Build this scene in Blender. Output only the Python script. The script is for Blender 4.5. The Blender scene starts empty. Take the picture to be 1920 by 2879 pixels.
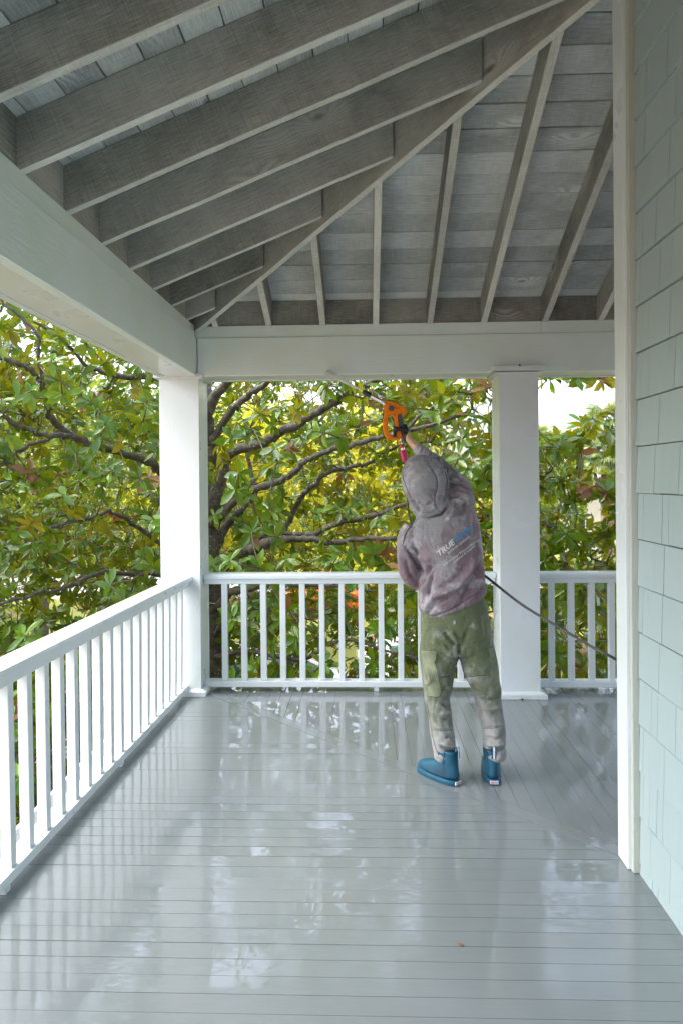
import bpy, bmesh, math, random
import numpy as np
from mathutils import Vector, Matrix
from mathutils.bvhtree import BVHTree

random.seed(7); rng = np.random.default_rng(7)
scene = bpy.context.scene
COL = scene.collection
H = 1.61015                       # camera height over the porch floor (metres)

# ------------------------------------------------------------------ camera
FOC, CX, CY = 1997.49, 960.0, 1356.05          # focal length and principal point in photo pixels
CF = Vector((-0.034999, 0.99938239, -0.00314685))
CR = Vector((0.99935424, 0.03497204, -0.00824966))
CU = Vector((0.00813452, 0.00343355, 0.99996102))
cam_d = bpy.data.cameras.new('camera'); cam = bpy.data.objects.new('camera', cam_d); COL.objects.link(cam)
cam_d.sensor_fit = 'VERTICAL'; cam_d.sensor_height = 36.0; cam_d.sensor_width = 24.0
cam_d.lens = FOC / 2879 * 36.0
cam_d.shift_y = -(1439.5 - CY) / 2879
cam_d.clip_start = 0.05; cam_d.clip_end = 2000
M = Matrix((CR, CU, -CF)).transposed().to_4x4(); M.translation = Vector((0, 0, H)); cam.matrix_world = M
scene.camera = cam

# ------------------------------------------------------------------ world, sun, exposure
SUN_EL, SUN_AZ = math.radians(52), math.radians(262)      # azimuth clockwise from +Y
w = bpy.data.worlds.new('World'); scene.world = w; w.use_nodes = True
nt = w.node_tree; nt.nodes.clear()
sky = nt.nodes.new('ShaderNodeTexSky'); sky.sky_type = 'NISHITA'; sky.sun_disc = False
sky.sun_elevation = SUN_EL; sky.sun_rotation = SUN_AZ; sky.air_density = 1.0; sky.dust_density = 4.0; sky.ozone_density = 1.0
hs = nt.nodes.new('ShaderNodeHueSaturation'); hs.inputs['Saturation'].default_value = 0.6
bg = nt.nodes.new('ShaderNodeBackground'); bg.inputs['Strength'].default_value = 0.15
wo = nt.nodes.new('ShaderNodeOutputWorld')
nt.links.new(sky.outputs[0], hs.inputs['Color']); nt.links.new(hs.outputs[0], bg.inputs[0]); nt.links.new(bg.outputs[0], wo.inputs[0])
sd = bpy.data.lights.new('sun', 'SUN'); sun = bpy.data.objects.new('sun', sd); COL.objects.link(sun)
sd.energy = 0.5; sd.angle = math.radians(70); sd.color = (1.0, 0.99, 0.97)
sdir = Vector((math.sin(SUN_AZ) * math.cos(SUN_EL), math.cos(SUN_AZ) * math.cos(SUN_EL), math.sin(SUN_EL)))
sun.rotation_euler = sdir.to_track_quat('Z', 'Y').to_euler()
scene.view_settings.view_transform = 'Standard'; scene.view_settings.look = 'None'
scene.view_settings.exposure = 2.3; scene.view_settings.gamma = 1.0; scene.view_settings.use_curve_mapping = False
scene.render.engine = 'CYCLES'
scene.cycles.use_denoising = True
scene.cycles.max_bounces = 10; scene.cycles.diffuse_bounces = 6; scene.cycles.glossy_bounces = 4
scene.cycles.transparent_max_bounces = 8; scene.cycles.sample_clamp_indirect = 8

# ------------------------------------------------------------------ helpers
def ray(px, py):
    return CF + CR * ((px - CX) / FOC) - CU * ((py - CY) / FOC)
def W(px, py, Y):
    """world point seen at photo pixel (px,py) at depth Y"""
    r = ray(px, py); p = r * (Y / r.y); return Vector((p.x, p.y, p.z + H))
def WZ(px, py, z):
    r = ray(px, py); p = r * ((z - H) / r.z); return Vector((p.x, p.y, z))

def link(o, parent=None):
    COL.objects.link(o)
    if parent is not None: o.parent = parent
    return o
def tag(o, label, cat, group=None, kind=None):
    if label: o['label'] = label
    if cat: o['category'] = cat
    if group: o['group'] = group
    if kind: o['kind'] = kind
    return o
def empty(name, label=None, cat=None, loc=(0, 0, 0), group=None, kind=None):
    o = bpy.data.objects.new(name, None); o.location = loc; o.empty_display_size = 0.1; COL.objects.link(o)
    bpy.context.view_layer.update()
    return tag(o, label, cat, group, kind)
def mesh_obj(name, verts, faces, mat, parent=None, smooth=False, uvs=None):
    me = bpy.data.meshes.new(name); me.from_pydata([tuple(v) for v in verts], [], faces)
    if mat is not None:
        for m_ in (mat if isinstance(mat, (list, tuple)) else [mat]): me.materials.append(m_)
    if smooth: me.polygons.foreach_set('use_smooth', [True] * len(me.polygons))
    o = bpy.data.objects.new(name, me); link(o, parent)
    if parent is not None:
        o.matrix_parent_inverse = Matrix.Translation(parent.location).inverted() if parent.type == 'EMPTY' and parent.parent is None else Matrix.Identity(4)
    return o
HF = [(0, 3, 2, 1), (4, 5, 6, 7), (0, 1, 5, 4), (1, 2, 6, 5), (2, 3, 7, 6), (3, 0, 4, 7)]
def hexa(name, c, mat, parent=None, along=None, bev=0.0, bottom=None):
    """c: 8 corners, 0-3 one end-loop below, 4-7 above. uv: u = metres along 'along', v = metres across"""
    c = [Vector(v) for v in c]
    ctr = sum(c, Vector()) / 8
    bm = bmesh.new(); vs = [bm.verts.new(v) for v in c]
    for f in HF: bm.faces.new([vs[i] for i in f])
    bmesh.ops.recalc_face_normals(bm, faces=bm.faces[:])
    if bev > 0: bmesh.ops.bevel(bm, geom=bm.edges[:], offset=bev, segments=1, affect='EDGES', profile=0.5)
    al = Vector(along).normalized() if along is not None else Vector((0, 0, 1))
    uvl = bm.loops.layers.uv.new('uv'); ou, ov = random.uniform(0, 60), random.uniform(0, 60)
    for f in bm.faces:
        n = f.normal; cr = n.cross(al)
        if cr.length < 0.3:
            a2 = n.orthogonal().normalized(); b2 = n.cross(a2)
            for l in f.loops: l[uvl].uv = (ou + (l.vert.co - ctr).dot(a2) , ov + (l.vert.co - ctr).dot(b2))
        else:
            cr.normalize()
            for l in f.loops: l[uvl].uv = (ou + (l.vert.co - ctr).dot(al), ov + (l.vert.co - ctr).dot(cr) + n.x * 3 + n.z * 7)
    me = bpy.data.meshes.new(name); bm.to_mesh(me); bm.free()
    if mat is not None: me.materials.append(mat)
    o = bpy.data.objects.new(name, me); link(o, parent)
    if parent is not None:
        o.matrix_parent_inverse = Matrix.Translation(parent.location).inverted() if parent.type == 'EMPTY' else Matrix.Identity(4)
    return o
def box(name, x0, x1, y0, y1, z0, z1, mat, parent=None, along=None, bev=0.0):
    c = [(x0, y0, z0), (x1, y0, z0), (x1, y1, z0), (x0, y1, z0), (x0, y0, z1), (x1, y0, z1), (x1, y1, z1), (x0, y1, z1)]
    if along is None:
        d = (abs(x1 - x0), abs(y1 - y0), abs(z1 - z0)); i = d.index(max(d)); along = [(1, 0, 0), (0, 1, 0), (0, 0, 1)][i]
    return hexa(name, c, mat, parent, along, bev)

def catmull(pts, n):
    P = [Vector(p) for p in pts]; P = [P[0] * 2 - P[1]] + P + [P[-1] * 2 - P[-2]]; out = []
    for i in range(1, len(P) - 2):
        for k in range(n):
            t = k / n; a, b, c, d = P[i - 1], P[i], P[i + 1], P[i + 2]
            out.append(0.5 * ((2 * b) + (c - a) * t + (2 * a - 5 * b + 4 * c - d) * t * t + (3 * b - a - 3 * c + d) * t ** 3))
    out.append(P[-2].copy()); return out
def lerp_list(vals, n):
    out = []
    for i in range(len(vals) - 1):
        for k in range(n): out.append(vals[i] + (vals[i + 1] - vals[i]) * k / n)
    out.append(vals[-1]); return out
def tube_geo(pts, rad, seg=8, V=None, F=None, jit=0.0):
    """append a capped tube"""
    if V is None: V, F = [], []
    pts = [Vector(p) for p in pts]; base = len(V); prev = None
    for i, p in enumerate(pts):
        t = (pts[min(i + 1, len(pts) - 1)] - pts[max(i - 1, 0)]).normalized()
        if prev is None: a = t.orthogonal().normalized()
        else: a = (prev - t * prev.dot(t)); a = a.normalized() if a.length > 1e-6 else t.orthogonal().normalized()
        prev = a; b = t.cross(a); r = rad[i] if hasattr(rad, '__len__') else rad
        for k in range(seg):
            an = 2 * math.pi * k / seg; rr = r * (1 + random.uniform(-jit, jit))
            V.append(p + a * (rr * math.cos(an)) + b * (rr * math.sin(an)))
    n = len(pts)
    for i in range(n - 1):
        for k in range(seg):
            k2 = (k + 1) % seg
            F.append((base + i * seg + k, base + i * seg + k2, base + (i + 1) * seg + k2, base + (i + 1) * seg + k))
    F.append(tuple(base + k for k in range(seg))[::-1]); F.append(tuple(base + (n - 1) * seg + k for k in range(seg)))
    return V, F
def ring_geo(rings, seg=28, V=None, F=None, p=2.3):
    """rings: (center, u half vector, v half vector); superelliptic loft, capped"""
    if V is None: V, F = [], []
    base = len(V)
    for c, u, v in rings:
        for k in range(seg):
            a = 2 * math.pi * k / seg; ca, sa = math.cos(a), math.sin(a)
            x = math.copysign(abs(ca) ** (2 / p), ca); y = math.copysign(abs(sa) ** (2 / p), sa)
            V.append(c + u * x + v * y)
    n = len(rings)
    for i in range(n - 1):
        for k in range(seg):
            k2 = (k + 1) % seg
            F.append((base + i * seg + k, base + i * seg + k2, base + (i + 1) * seg + k2, base + (i + 1) * seg + k))
    F.append(tuple(base + k for k in range(seg))[::-1]); F.append(tuple(base + (n - 1) * seg + k for k in range(seg)))
    return V, F

# ------------------------------------------------------------------ materials
def mat_new(name):
    m = bpy.data.materials.new(name); m.use_nodes = True; n = m.node_tree
    for x in list(n.nodes): n.nodes.remove(x)
    out = n.nodes.new('ShaderNodeOutputMaterial'); b = n.nodes.new('ShaderNodeBsdfPrincipled'); n.links.new(b.outputs[0], out.inputs[0])
    return m, n, b, out
class G:
    """small node graph helper"""
    def __init__(s, n): s.n = n
    def node(s, t, **kw):
        x = s.n.nodes.new(t)
        for k, v in kw.items(): setattr(x, k, v)
        return x
    def put(s, sock, v):
        if hasattr(v, 'is_output') or isinstance(v, bpy.types.NodeSocket): s.n.links.new(v, sock)
        else: sock.default_value = v
    def math(s, op, a, b=0.0, c=None, clamp=False):
        x = s.node('ShaderNodeMath', operation=op, use_clamp=clamp); s.put(x.inputs[0], a); s.put(x.inputs[1], b)
        if c is not None: s.put(x.inputs[2], c)
        return x.outputs[0]
    def vmath(s, op, a, b):
        x = s.node('ShaderNodeVectorMath', operation=op); s.put(x.inputs[0], a); s.put(x.inputs[1], b); return x.outputs[0]
    def noise(s, vec, scale, detail=3.0, rough=0.5, dist=0.0):
        x = s.node('ShaderNodeTexNoise'); s.put(x.inputs['Vector'], vec); x.inputs['Scale'].default_value = scale
        x.inputs['Detail'].default_value = detail; x.inputs['Roughness'].default_value = rough; x.inputs['Distortion'].default_value = dist
        return x.outputs['Fac']
    def voro(s, vec, scale, feature='F1', out='Distance'):
        x = s.node('ShaderNodeTexVoronoi', feature=feature); s.put(x.inputs['Vector'], vec); x.inputs['Scale'].default_value = scale; return x.outputs[out]
    def ramp(s, f, stops):
        x = s.node('ShaderNodeValToRGB'); s.put(x.inputs[0], f); e = x.color_ramp.elements
        while len(e) < len(stops): e.new(0.5)
        for i, (p, c) in enumerate(stops):
            e[i].position = p; e[i].color = (c, c, c, 1) if not hasattr(c, '__len__') else (*c, 1)
        return x.outputs[0]
    def mix(s, f, a, b, mode='MIX'):
        x = s.node('ShaderNodeMix', data_type='RGBA', blend_type=mode); s.put(x.inputs[0], f)
        for sk, v in ((x.inputs[6], a), (x.inputs[7], b)): s.put(sk, (*v, 1) if (hasattr(v, '__len__') and len(v) == 3) else v)
        return x.outputs[2]
    def uv(s): return s.node('ShaderNodeUVMap').outputs[0]
    def pos(s): return s.node('ShaderNodeNewGeometry').outputs['Position']
    def obj(s): return s.node('ShaderNodeTexCoord').outputs['Object']
    def scale(s, v, sc):
        return s.vmath('MULTIPLY', v, sc)
    def bump(s, h, strength, dist=0.01, nrm=None):
        x = s.node('ShaderNodeBump'); x.inputs['Strength'].default_value = strength; x.inputs['Distance'].default_value = dist; s.put(x.inputs['Height'], h)
        if nrm is not None: s.put(x.inputs['Normal'], nrm)
        return x.outputs[0]
    def rnd(s): return s.node('ShaderNodeObjectInfo').outputs['Random']

def m_paint(name, col, rough=0.35, grain=0.25, var=0.05, coat=0.0, warm=(0.93, 0.95, 0.88)):
    m, n, b, o = mat_new(name); g = G(n); uv = g.uv()
    a = g.noise(g.scale(uv, (1.2, 14, 1)), 6, 4, 0.6); c = g.noise(g.scale(uv, (2, 2, 1)), 1.6, 3)
    base = g.mix(g.ramp(c, [(0.35, 0.0), (0.7, 1.0)]), col, tuple(x * y for x, y in zip(col, warm)))
    base = g.mix(g.math('MULTIPLY', g.rnd(), var), base, (0.5, 0.52, 0.5))
    spk = g.ramp(g.noise(uv, 60, 2), [(0.70, 0.0), (0.78, 0.35)])
    base = g.mix(spk, base, tuple(x * 0.93 for x in col))
    g.put(b.inputs['Base Color'], base)
    g.put(b.inputs['Roughness'], g.math('MULTIPLY_ADD', c, 0.2, rough - 0.1))
    h = g.math('ADD', a, g.math('MULTIPLY', g.noise(uv, 90, 3), 0.5))
    g.put(b.inputs['Normal'], g.bump(h, grain, 0.004)); b.inputs['Coat Weight'].default_value = coat; b.inputs['Coat Roughness'].default_value = 0.08
    return m
M_WHITE = m_paint('white_paint', (0.75, 0.81, 0.86), 0.30, 0.35, coat=0.25)
M_BEAM = m_paint('beam_paint', (0.76, 0.87, 0.88), 0.38, 0.4)
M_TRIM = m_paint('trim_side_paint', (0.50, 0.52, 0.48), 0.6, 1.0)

def m_wood(name, c1, c2, knots=True, gs=1.0):
    m, n, b, o = mat_new(name); g = G(n); uv = g.uv()
    sep = g.node('ShaderNodeSeparateXYZ'); g.put(sep.inputs[0], uv); v = sep.outputs[1]
    warp = g.noise(g.scale(uv, (1.1, 3.0, 1)), 1.0, 2, 0.5)
    kd = g.voro(g.scale(uv, (1.0, 2.2, 1)), 1.6)          # distance to sparse knots
    kn = g.math('DIVIDE', 0.30, g.math('ADD', kd, 0.12))
    ph = g.math('ADD', g.math('MULTIPLY', v, 300.0 * gs), g.math('ADD', g.math('MULTIPLY', warp, 34), g.math('MULTIPLY', kn, 24)))
    rings = g.math('MULTIPLY_ADD', g.math('SINE', ph), 0.5, 0.5)
    ringw = g.math('MAXIMUM', g.ramp(kd, [(0.06, 1.0), (0.30, 0.0)]), g.ramp(g.noise(g.scale(uv, (.5, 2, 1)), 1.3, 2), [(0.55, 0.0), (0.75, 0.35)]))
    fib = g.noise(g.scale(uv, (3, 70, 1)), 4, 4, 0.65)
    saw = g.noise(g.scale(uv, (90, 3, 1)), 2, 3, 0.6)      # rough saw marks across the board
    patch = g.noise(uv, 2.3, 4, 0.6)
    f = g.math('ADD', g.math('MULTIPLY', g.math('MULTIPLY', rings, ringw), 0.30), g.math('ADD', g.math('MULTIPLY', fib, 0.50), g.math('ADD', g.math('MULTIPLY', patch, 0.36), g.math('MULTIPLY', saw, 0.20))))
    f = g.math('ADD', f, g.math('MULTIPLY_ADD', g.rnd(), 0.16, -0.08))
    base = g.mix(g.ramp(f, [(0.38, 0.0), (0.66, 1.0)]), c2, c1)
    core = g.ramp(g.math('ADD', kd, g.math('MULTIPLY', fib, .03)), [(0.045, 1.0), (0.10, 0.0)])
    base = g.mix(g.math('MULTIPLY', core, 0.75), base, tuple(x * 0.35 for x in c2))
    stain = g.ramp(g.noise(g.scale(uv, (1, 1, 1)), 5.0, 3), [(0.66, 0.0), (0.80, 0.5)])
    base = g.mix(stain, base, (c2[0] * 0.95, c2[1] * 0.80, c2[2] * 0.62))
    g.put(b.inputs['Base Color'], base); b.inputs['Roughness'].default_value = 0.75
    h = g.math('ADD', g.math('MULTIPLY', rings, 0.12), g.math('ADD', fib, g.math('MULTIPLY', saw, 0.6)))
    g.put(b.inputs['Normal'], g.bump(h, 0.55, 0.004))
    return m
M_RAFTER = m_wood('weathered_rafter_wood', (0.46, 0.48, 0.45), (0.125, 0.132, 0.12))
M_DECKUP = m_wood('weathered_roof_board', (0.68, 0.74, 0.74), (0.25, 0.275, 0.275), gs=0.8)
M_RAFTER_LIT = m_wood('rafter_underside_painted_light', (0.68, 0.72, 0.68), (0.34, 0.37, 0.34), gs=.6)  # lighter tone for rafter undersides, standing in for light bounced off the floor

def m_floor(name, far):
    m, n, b, o = mat_new(name); g = G(n); uv = g.uv(); pos = g.pos()
    sp = g.node('ShaderNodeSeparateXYZ'); g.put(sp.inputs[0], pos); X, Y = sp.outputs[0], sp.outputs[1]
    c = g.noise(pos, 1.3, 4, 0.6)
    base = g.mix(g.ramp(c, [(0.3, 0.0), (0.7, 1.0)]), (0.165, 0.195, 0.208), (0.208, 0.24, 0.255))
    base = g.mix(g.math('MULTIPLY', g.rnd(), 0.25), base, (0.20, 0.225, 0.235))
    grime = g.ramp(g.noise(g.scale(uv, (3, 12, 1)), 5, 4, 0.7), [(0.62, 0.0), (0.85, 0.35)])
    base = g.mix(grime, base, (0.22, 0.235, 0.23))
    specks = g.ramp(g.voro(pos, 9), [(0.010, 0.8), (0.02, 0.0)])
    base = g.mix(specks, base, (0.05, 0.04, 0.03))
    g.put(b.inputs['Base Color'], base)
    # wetness: a film of water that thins out towards the near right corner
    near = g.math('MULTIPLY_ADD', Y, 0.85, -1.35)
    left = g.math('MULTIPLY', X, -0.35)
    wet = g.math('ADD', g.math('ADD', near, left), g.math('MULTIPLY', g.math('SUBTRACT', g.noise(g.scale(pos, (0.8, 2.4, 1)) if not far else g.scale(pos, (2.0, 0.7, 1)), 2.4, 5, 0.6), 0.5), 1.6), clamp=True)
    g.put(b.inputs['Roughness'], g.math('MULTIPLY_ADD', wet, 0.1, 0.40))
    b.inputs['Specular IOR Level'].default_value = 0.3
    g.put(b.inputs['Coat Weight'], 1.0); b.inputs['Coat IOR'].default_value = 1.8
    g.put(b.inputs['Coat Roughness'], g.math('MULTIPLY_ADD', wet, -0.20, 0.20))
    # relief: water drawn out along the boards, brush marks, drops
    st = (2.2, 16, 1)
    n1 = g.noise(g.scale(uv, st), 3.0 if not far else 4.0, 3, 0.55, 0.4)
    n2 = g.noise(g.scale(uv, (6, 30, 1)), 5, 3, 0.6)
    n3 = g.noise(pos, 55, 2, 0.5)
    h = g.math('ADD', g.math('MULTIPLY', n1, 1.0), g.math('ADD', g.math('MULTIPLY', n2, 0.16), g.math('MULTIPLY', n3, 0.07)))
    cup = g.math('MULTIPLY', g.noise(g.scale(pos, (1, 1, 1)), 5, 2), 1.2)
    h = g.math('ADD', h, cup)
    hc_ = g.math('MULTIPLY', g.noise(g.scale(uv, (5, 11, 1)), 1.0, 2, 0.5, 0.3), 1.0)
    hc_ = g.math('ADD', hc_, g.math('MULTIPLY', g.noise(g.scale(uv, (14, 45, 1)), 1.0, 2, 0.5), 0.10))
    if far:
        msk = g.ramp(g.math('ADD', g.math('MULTIPLY_ADD', X, 0.55, -0.05), g.math('MULTIPLY', g.noise(g.scale(pos, (4, 1, 1)), 2, 3), 0.5)), [(0.30, 0.0), (0.55, 1.0)])
        spl = g.noise(g.vmath('ADD', g.scale(pos, (17, 5, 1)), g.scale(pos, (0, 0, 0))), 1.0, 4, 0.7, 0.6)
        sp2 = g.math('MULTIPLY', g.math('MULTIPLY', spl, msk), 2.6); h = g.math('ADD', h, sp2); hc_ = g.math('ADD', hc_, g.math('MULTIPLY', sp2, 2.2))
    else:
        spk_ = g.ramp(g.noise(g.scale(uv, (16, 52, 1)), 1.6, 2, .5, .6), [(0.52, 0.0), (0.66, 1.0)]); pm_ = g.ramp(g.noise(g.scale(pos, (1.4, 2.2, 1)), 1.5, 2), [(0.46, 0.0), (0.58, 1.0)])
        hc_ = g.math('ADD', hc_, g.math('MULTIPLY', g.math('MULTIPLY', spk_, pm_), 1.6))
        hc_ = g.math('ADD', hc_, g.math('MULTIPLY', g.ramp(g.noise(pos, 3.0, 3), [(0.42, 0), (0.56, 1)]), g.math('MULTIPLY', g.noise(g.scale(uv, (8, 16, 1)), 1.6, 3, .6, .8), 2.2)))
    nb = g.bump(h, 0.42, 0.0014)
    g.put(b.inputs['Normal'], nb); g.put(b.inputs['Coat Normal'], g.bump(hc_, 0.5, 0.0007))
    return m
M_FLOOR_NEAR = m_floor('wet_floor_paint', False)
M_FLOOR_FAR = m_floor('wet_floor_paint_splashed', True)

def m_simple(name, col, rough=0.5, metal=0.0, var=0.12, sc=20, bump=0.0, coat=0.0, spec=0.5):
    m, n, b, o = mat_new(name); g = G(n); ob = g.obj()
    f = g.noise(ob, sc, 4, 0.6)
    g.put(b.inputs['Base Color'], g.mix(g.ramp(f, [(0.3, 0.0), (0.7, 1.0)]), tuple(c * (1 - var) for c in col), tuple(min(1, c * (1 + var)) for c in col)))
    b.inputs['Roughness'].default_value = rough; b.inputs['Metallic'].default_value = metal; b.inputs['Coat Weight'].default_value = coat
    b.inputs['Specular IOR Level'].default_value = spec
    if bump: g.put(b.inputs['Normal'], g.bump(f, bump, 0.01))
    return m
def m_shingle():
    m, n, b, o = mat_new('painted_shingle'); g = G(n); uv = g.uv()
    c = g.noise(g.scale(uv, (2, 9, 1)), 3, 4, 0.6); r = g.rnd()
    base = g.mix(c, (0.365, 0.465, 0.475), (0.42, 0.515, 0.525)); base = g.mix(g.math('MULTIPLY', r, 0.28), base, (0.32, 0.415, 0.42))
    g.put(b.inputs['Base Color'], base); b.inputs['Roughness'].default_value = 0.42
    h = g.math('ADD', g.noise(g.scale(uv, (3, 60, 1)), 4, 3, 0.6), g.math('MULTIPLY', g.noise(uv, 70, 2), 0.5))
    g.put(b.inputs['Normal'], g.bump(h, 0.30, 0.003)); return m
M_SHINGLE = m_shingle()

def m_leaf(name, top, top2, under, under2, transl, rough=0.28):
    m, n, b, o = mat_new(name); g = G(n)
    at = g.node('ShaderNodeAttribute', attribute_name='tint', attribute_type='GEOMETRY').outputs['Fac']
    rn = g.math('FRACT', g.math('ADD', at, g.rnd()))
    bf = g.node('ShaderNodeNewGeometry').outputs['Backfacing']
    ct = g.mix(rn, top, top2); cu = g.mix(rn, under, under2)
    mott = g.noise(g.obj(), 30, 2)
    ct = g.mix(g.math('MULTIPLY', mott, 0.4), ct, tuple(x * 0.7 for x in top))
    base = g.mix(bf, ct, cu)
    g.put(b.inputs['Base Color'], base); g.put(b.inputs['Roughness'], g.math('MULTIPLY_ADD', bf, 0.35, rough))
    b.inputs['Specular IOR Level'].default_value = 0.6
    tr = g.node('ShaderNodeBsdfTranslucent'); g.put(tr.inputs[0], g.mix(rn, transl, tuple(x * 0.8 for x in transl)))
    ms = g.node('ShaderNodeMixShader'); ms.inputs[0].default_value = 0.34
    n.links.new(b.outputs[0], ms.inputs[1]); n.links.new(tr.outputs[0], ms.inputs[2]); n.links.new(ms.outputs[0], o.inputs[0])
    return m
M_LEAF = m_leaf('magnolia_leaf', (0.028, 0.125, 0.007), (0.16, 0.33, 0.014), (0.16, 0.155, 0.010), (0.36, 0.29, 0.016), (0.40, 0.42, 0.01), 0.2)
M_DEAD = m_leaf('dead_magnolia_leaf', (0.26, 0.13, 0.06), (0.38, 0.21, 0.10), (0.28, 0.14, 0.06), (0.38, 0.22, 0.11), (0.45, 0.18, 0.05), 0.4)
M_FAR1 = m_leaf('yellow_green_leaf', (0.36, 0.40, 0.012), (0.58, 0.52, 0.012), (0.42, 0.43, 0.02), (0.60, 0.52, 0.02), (0.80, 0.74, 0.015), 0.5)
M_FAR2 = m_leaf('mid_green_leaf', (0.13, 0.24, 0.02), (0.26, 0.38, 0.025), (0.18, 0.27, 0.03), (0.30, 0.37, 0.04), (0.45, 0.52, 0.03), 0.5)
M_PALM = m_leaf('palm_leaf', (0.17, 0.24, 0.08), (0.30, 0.36, 0.12), (0.22, 0.27, 0.10), (0.30, 0.34, 0.15), (0.38, 0.42, 0.10), 0.45)
def m_bark():
    m, n, b, o = mat_new('lichen_bark'); g = G(n); p = g.pos()
    f = g.noise(p, 14, 5, 0.65); base = g.mix(g.ramp(f, [(0.3, 0.0), (0.7, 1.0)]), (0.045, 0.042, 0.034), (0.15, 0.135, 0.11))
    lk = g.ramp(g.noise(p, 7, 5, 0.7, 0.5), [(0.50, 0.0), (0.54, 1.0)]); lk2 = g.ramp(g.voro(p, 28), [(0.22, 1.0), (0.34, 0.0)])
    lm = g.math('MULTIPLY', lk, lk2); base = g.mix(g.math('MULTIPLY', lm, 0.85), base, (0.34, 0.38, 0.25))
    g.put(b.inputs['Base Color'], base); b.inputs['Roughness'].default_value = 0.55
    g.put(b.inputs['Normal'], g.bump(g.math('ADD', f, g.noise(p, 60, 3)), 0.8, 0.01)); return m
M_BARK = m_bark()
M_TWIG = m_simple('twig_bark', (0.13, 0.10, 0.07), 0.6, var=0.4)

# ================================================================== PORCH FLOOR
PITCH = 0.0816
MIT = 4.12
floor = empty('porch_floor', kind='structure'); floor['label'] = 'wet grey painted board floor of the porch'
def fboard(x0, x1, y0, y1, mat, diag=None, seed=0):
    g_ = random.choice([.0002, .0004, .0006, .0012]); zt = random.uniform(-0.0004, 0.0004); t1 = random.gauss(0, 0.00035); t2 = random.gauss(0, 0.0003)
    along = (1, 0, 0) if mat is M_FLOOR_NEAR else (0, 1, 0)
    if diag == 'near':      # right end cut on the mitre
        c = [(x0, y0 + g_, 0), (MIT - y0 - 0.005, y0 + g_, 0), (MIT - y1 - 0.005, y1 - g_, 0), (x0, y1 - g_, 0)]
    elif diag == 'far':     # near end cut on the mitre
        M2 = MIT + 0.121
        c = [(x0 + g_, M2 - x0, 0), (x1 - g_, M2 - x1, 0), (x1 - g_, y1, 0), (x0 + g_, y1, 0)]
    elif along[0]: c = [(x0, y0 + g_, 0), (x1, y0 + g_, 0), (x1, y1 - g_, 0), (x0, y1 - g_, 0)]
    else: c = [(x0 + g_, y0, 0), (x1 - g_, y0, 0), (x1 - g_, y1, 0), (x0 + g_, y1, 0)]
    def zz(i):
        if along[0]: return zt + (t1 if i in (0, 1) else -t1) + (t2 if i in (0, 3) else -t2)
        return zt + (t1 if i in (0, 3) else -t1) + (t2 if i in (0, 1) else -t2)
    lo = [(p[0], p[1], -0.024) for p in c]; hi = [(p[0], p[1], zz(i)) for i, p in enumerate(c)]
    return hexa('floor_board', lo + hi, mat, floor, along)
XL, XW, YF = -1.633, 1.085, 5.66
y = 2.1292 - 54 * PITCH
while y < YF - 0.02:
    y1 = y + PITCH
    if y1 <= 3.055: fboard(XL, 1.0985, y, y1, M_FLOOR_NEAR)
    elif MIT - y1 > XL + 0.02: fboard(XL, 0, y, y1, M_FLOOR_NEAR, 'near')
    y = y1
x = XL + 0.0816 * 2
n_ = 0
while x < 4.2:
    x1 = x + PITCH
    if x1 < 1.06: fboard(x, x1, 0, YF, M_FLOOR_FAR, 'far')
    elif x < 1.06: fboard(x, x1, 3.16, YF, M_FLOOR_FAR)
    else: fboard(x, x1, 3.06, YF, M_FLOOR_FAR)
    x = x1
# diagonal mitre board
a, b_ = MIT, MIT + 0.116
c0 = [(1.11, a - 1.11, 0), (1.11, b_ - 1.11, 0), (-1.50, b_ + 1.50, 0), (-1.50, a + 1.50, 0)]
hexa('mitre_board', [(p[0], p[1], -0.024) for p in c0] + [(p[0], p[1], 0.0012) for p in c0], M_FLOOR_NEAR, floor, (-1, 1, 0))
M_DARK = m_simple('dark_joist', (0.05, 0.05, 0.045), 0.8)
box('floor_framing', XL + .01, 4.2, -2.3, YF - .01, -0.25, -0.0245, M_DARK, floor)
box('floor_edge', XL - 0.02, XL, -2.3, YF + .02, -0.28, -0.002, M_WHITE, floor)
box('floor_edge', XL, 4.2, YF, YF + .02, -0.28, -0.002, M_WHITE, floor)

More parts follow.
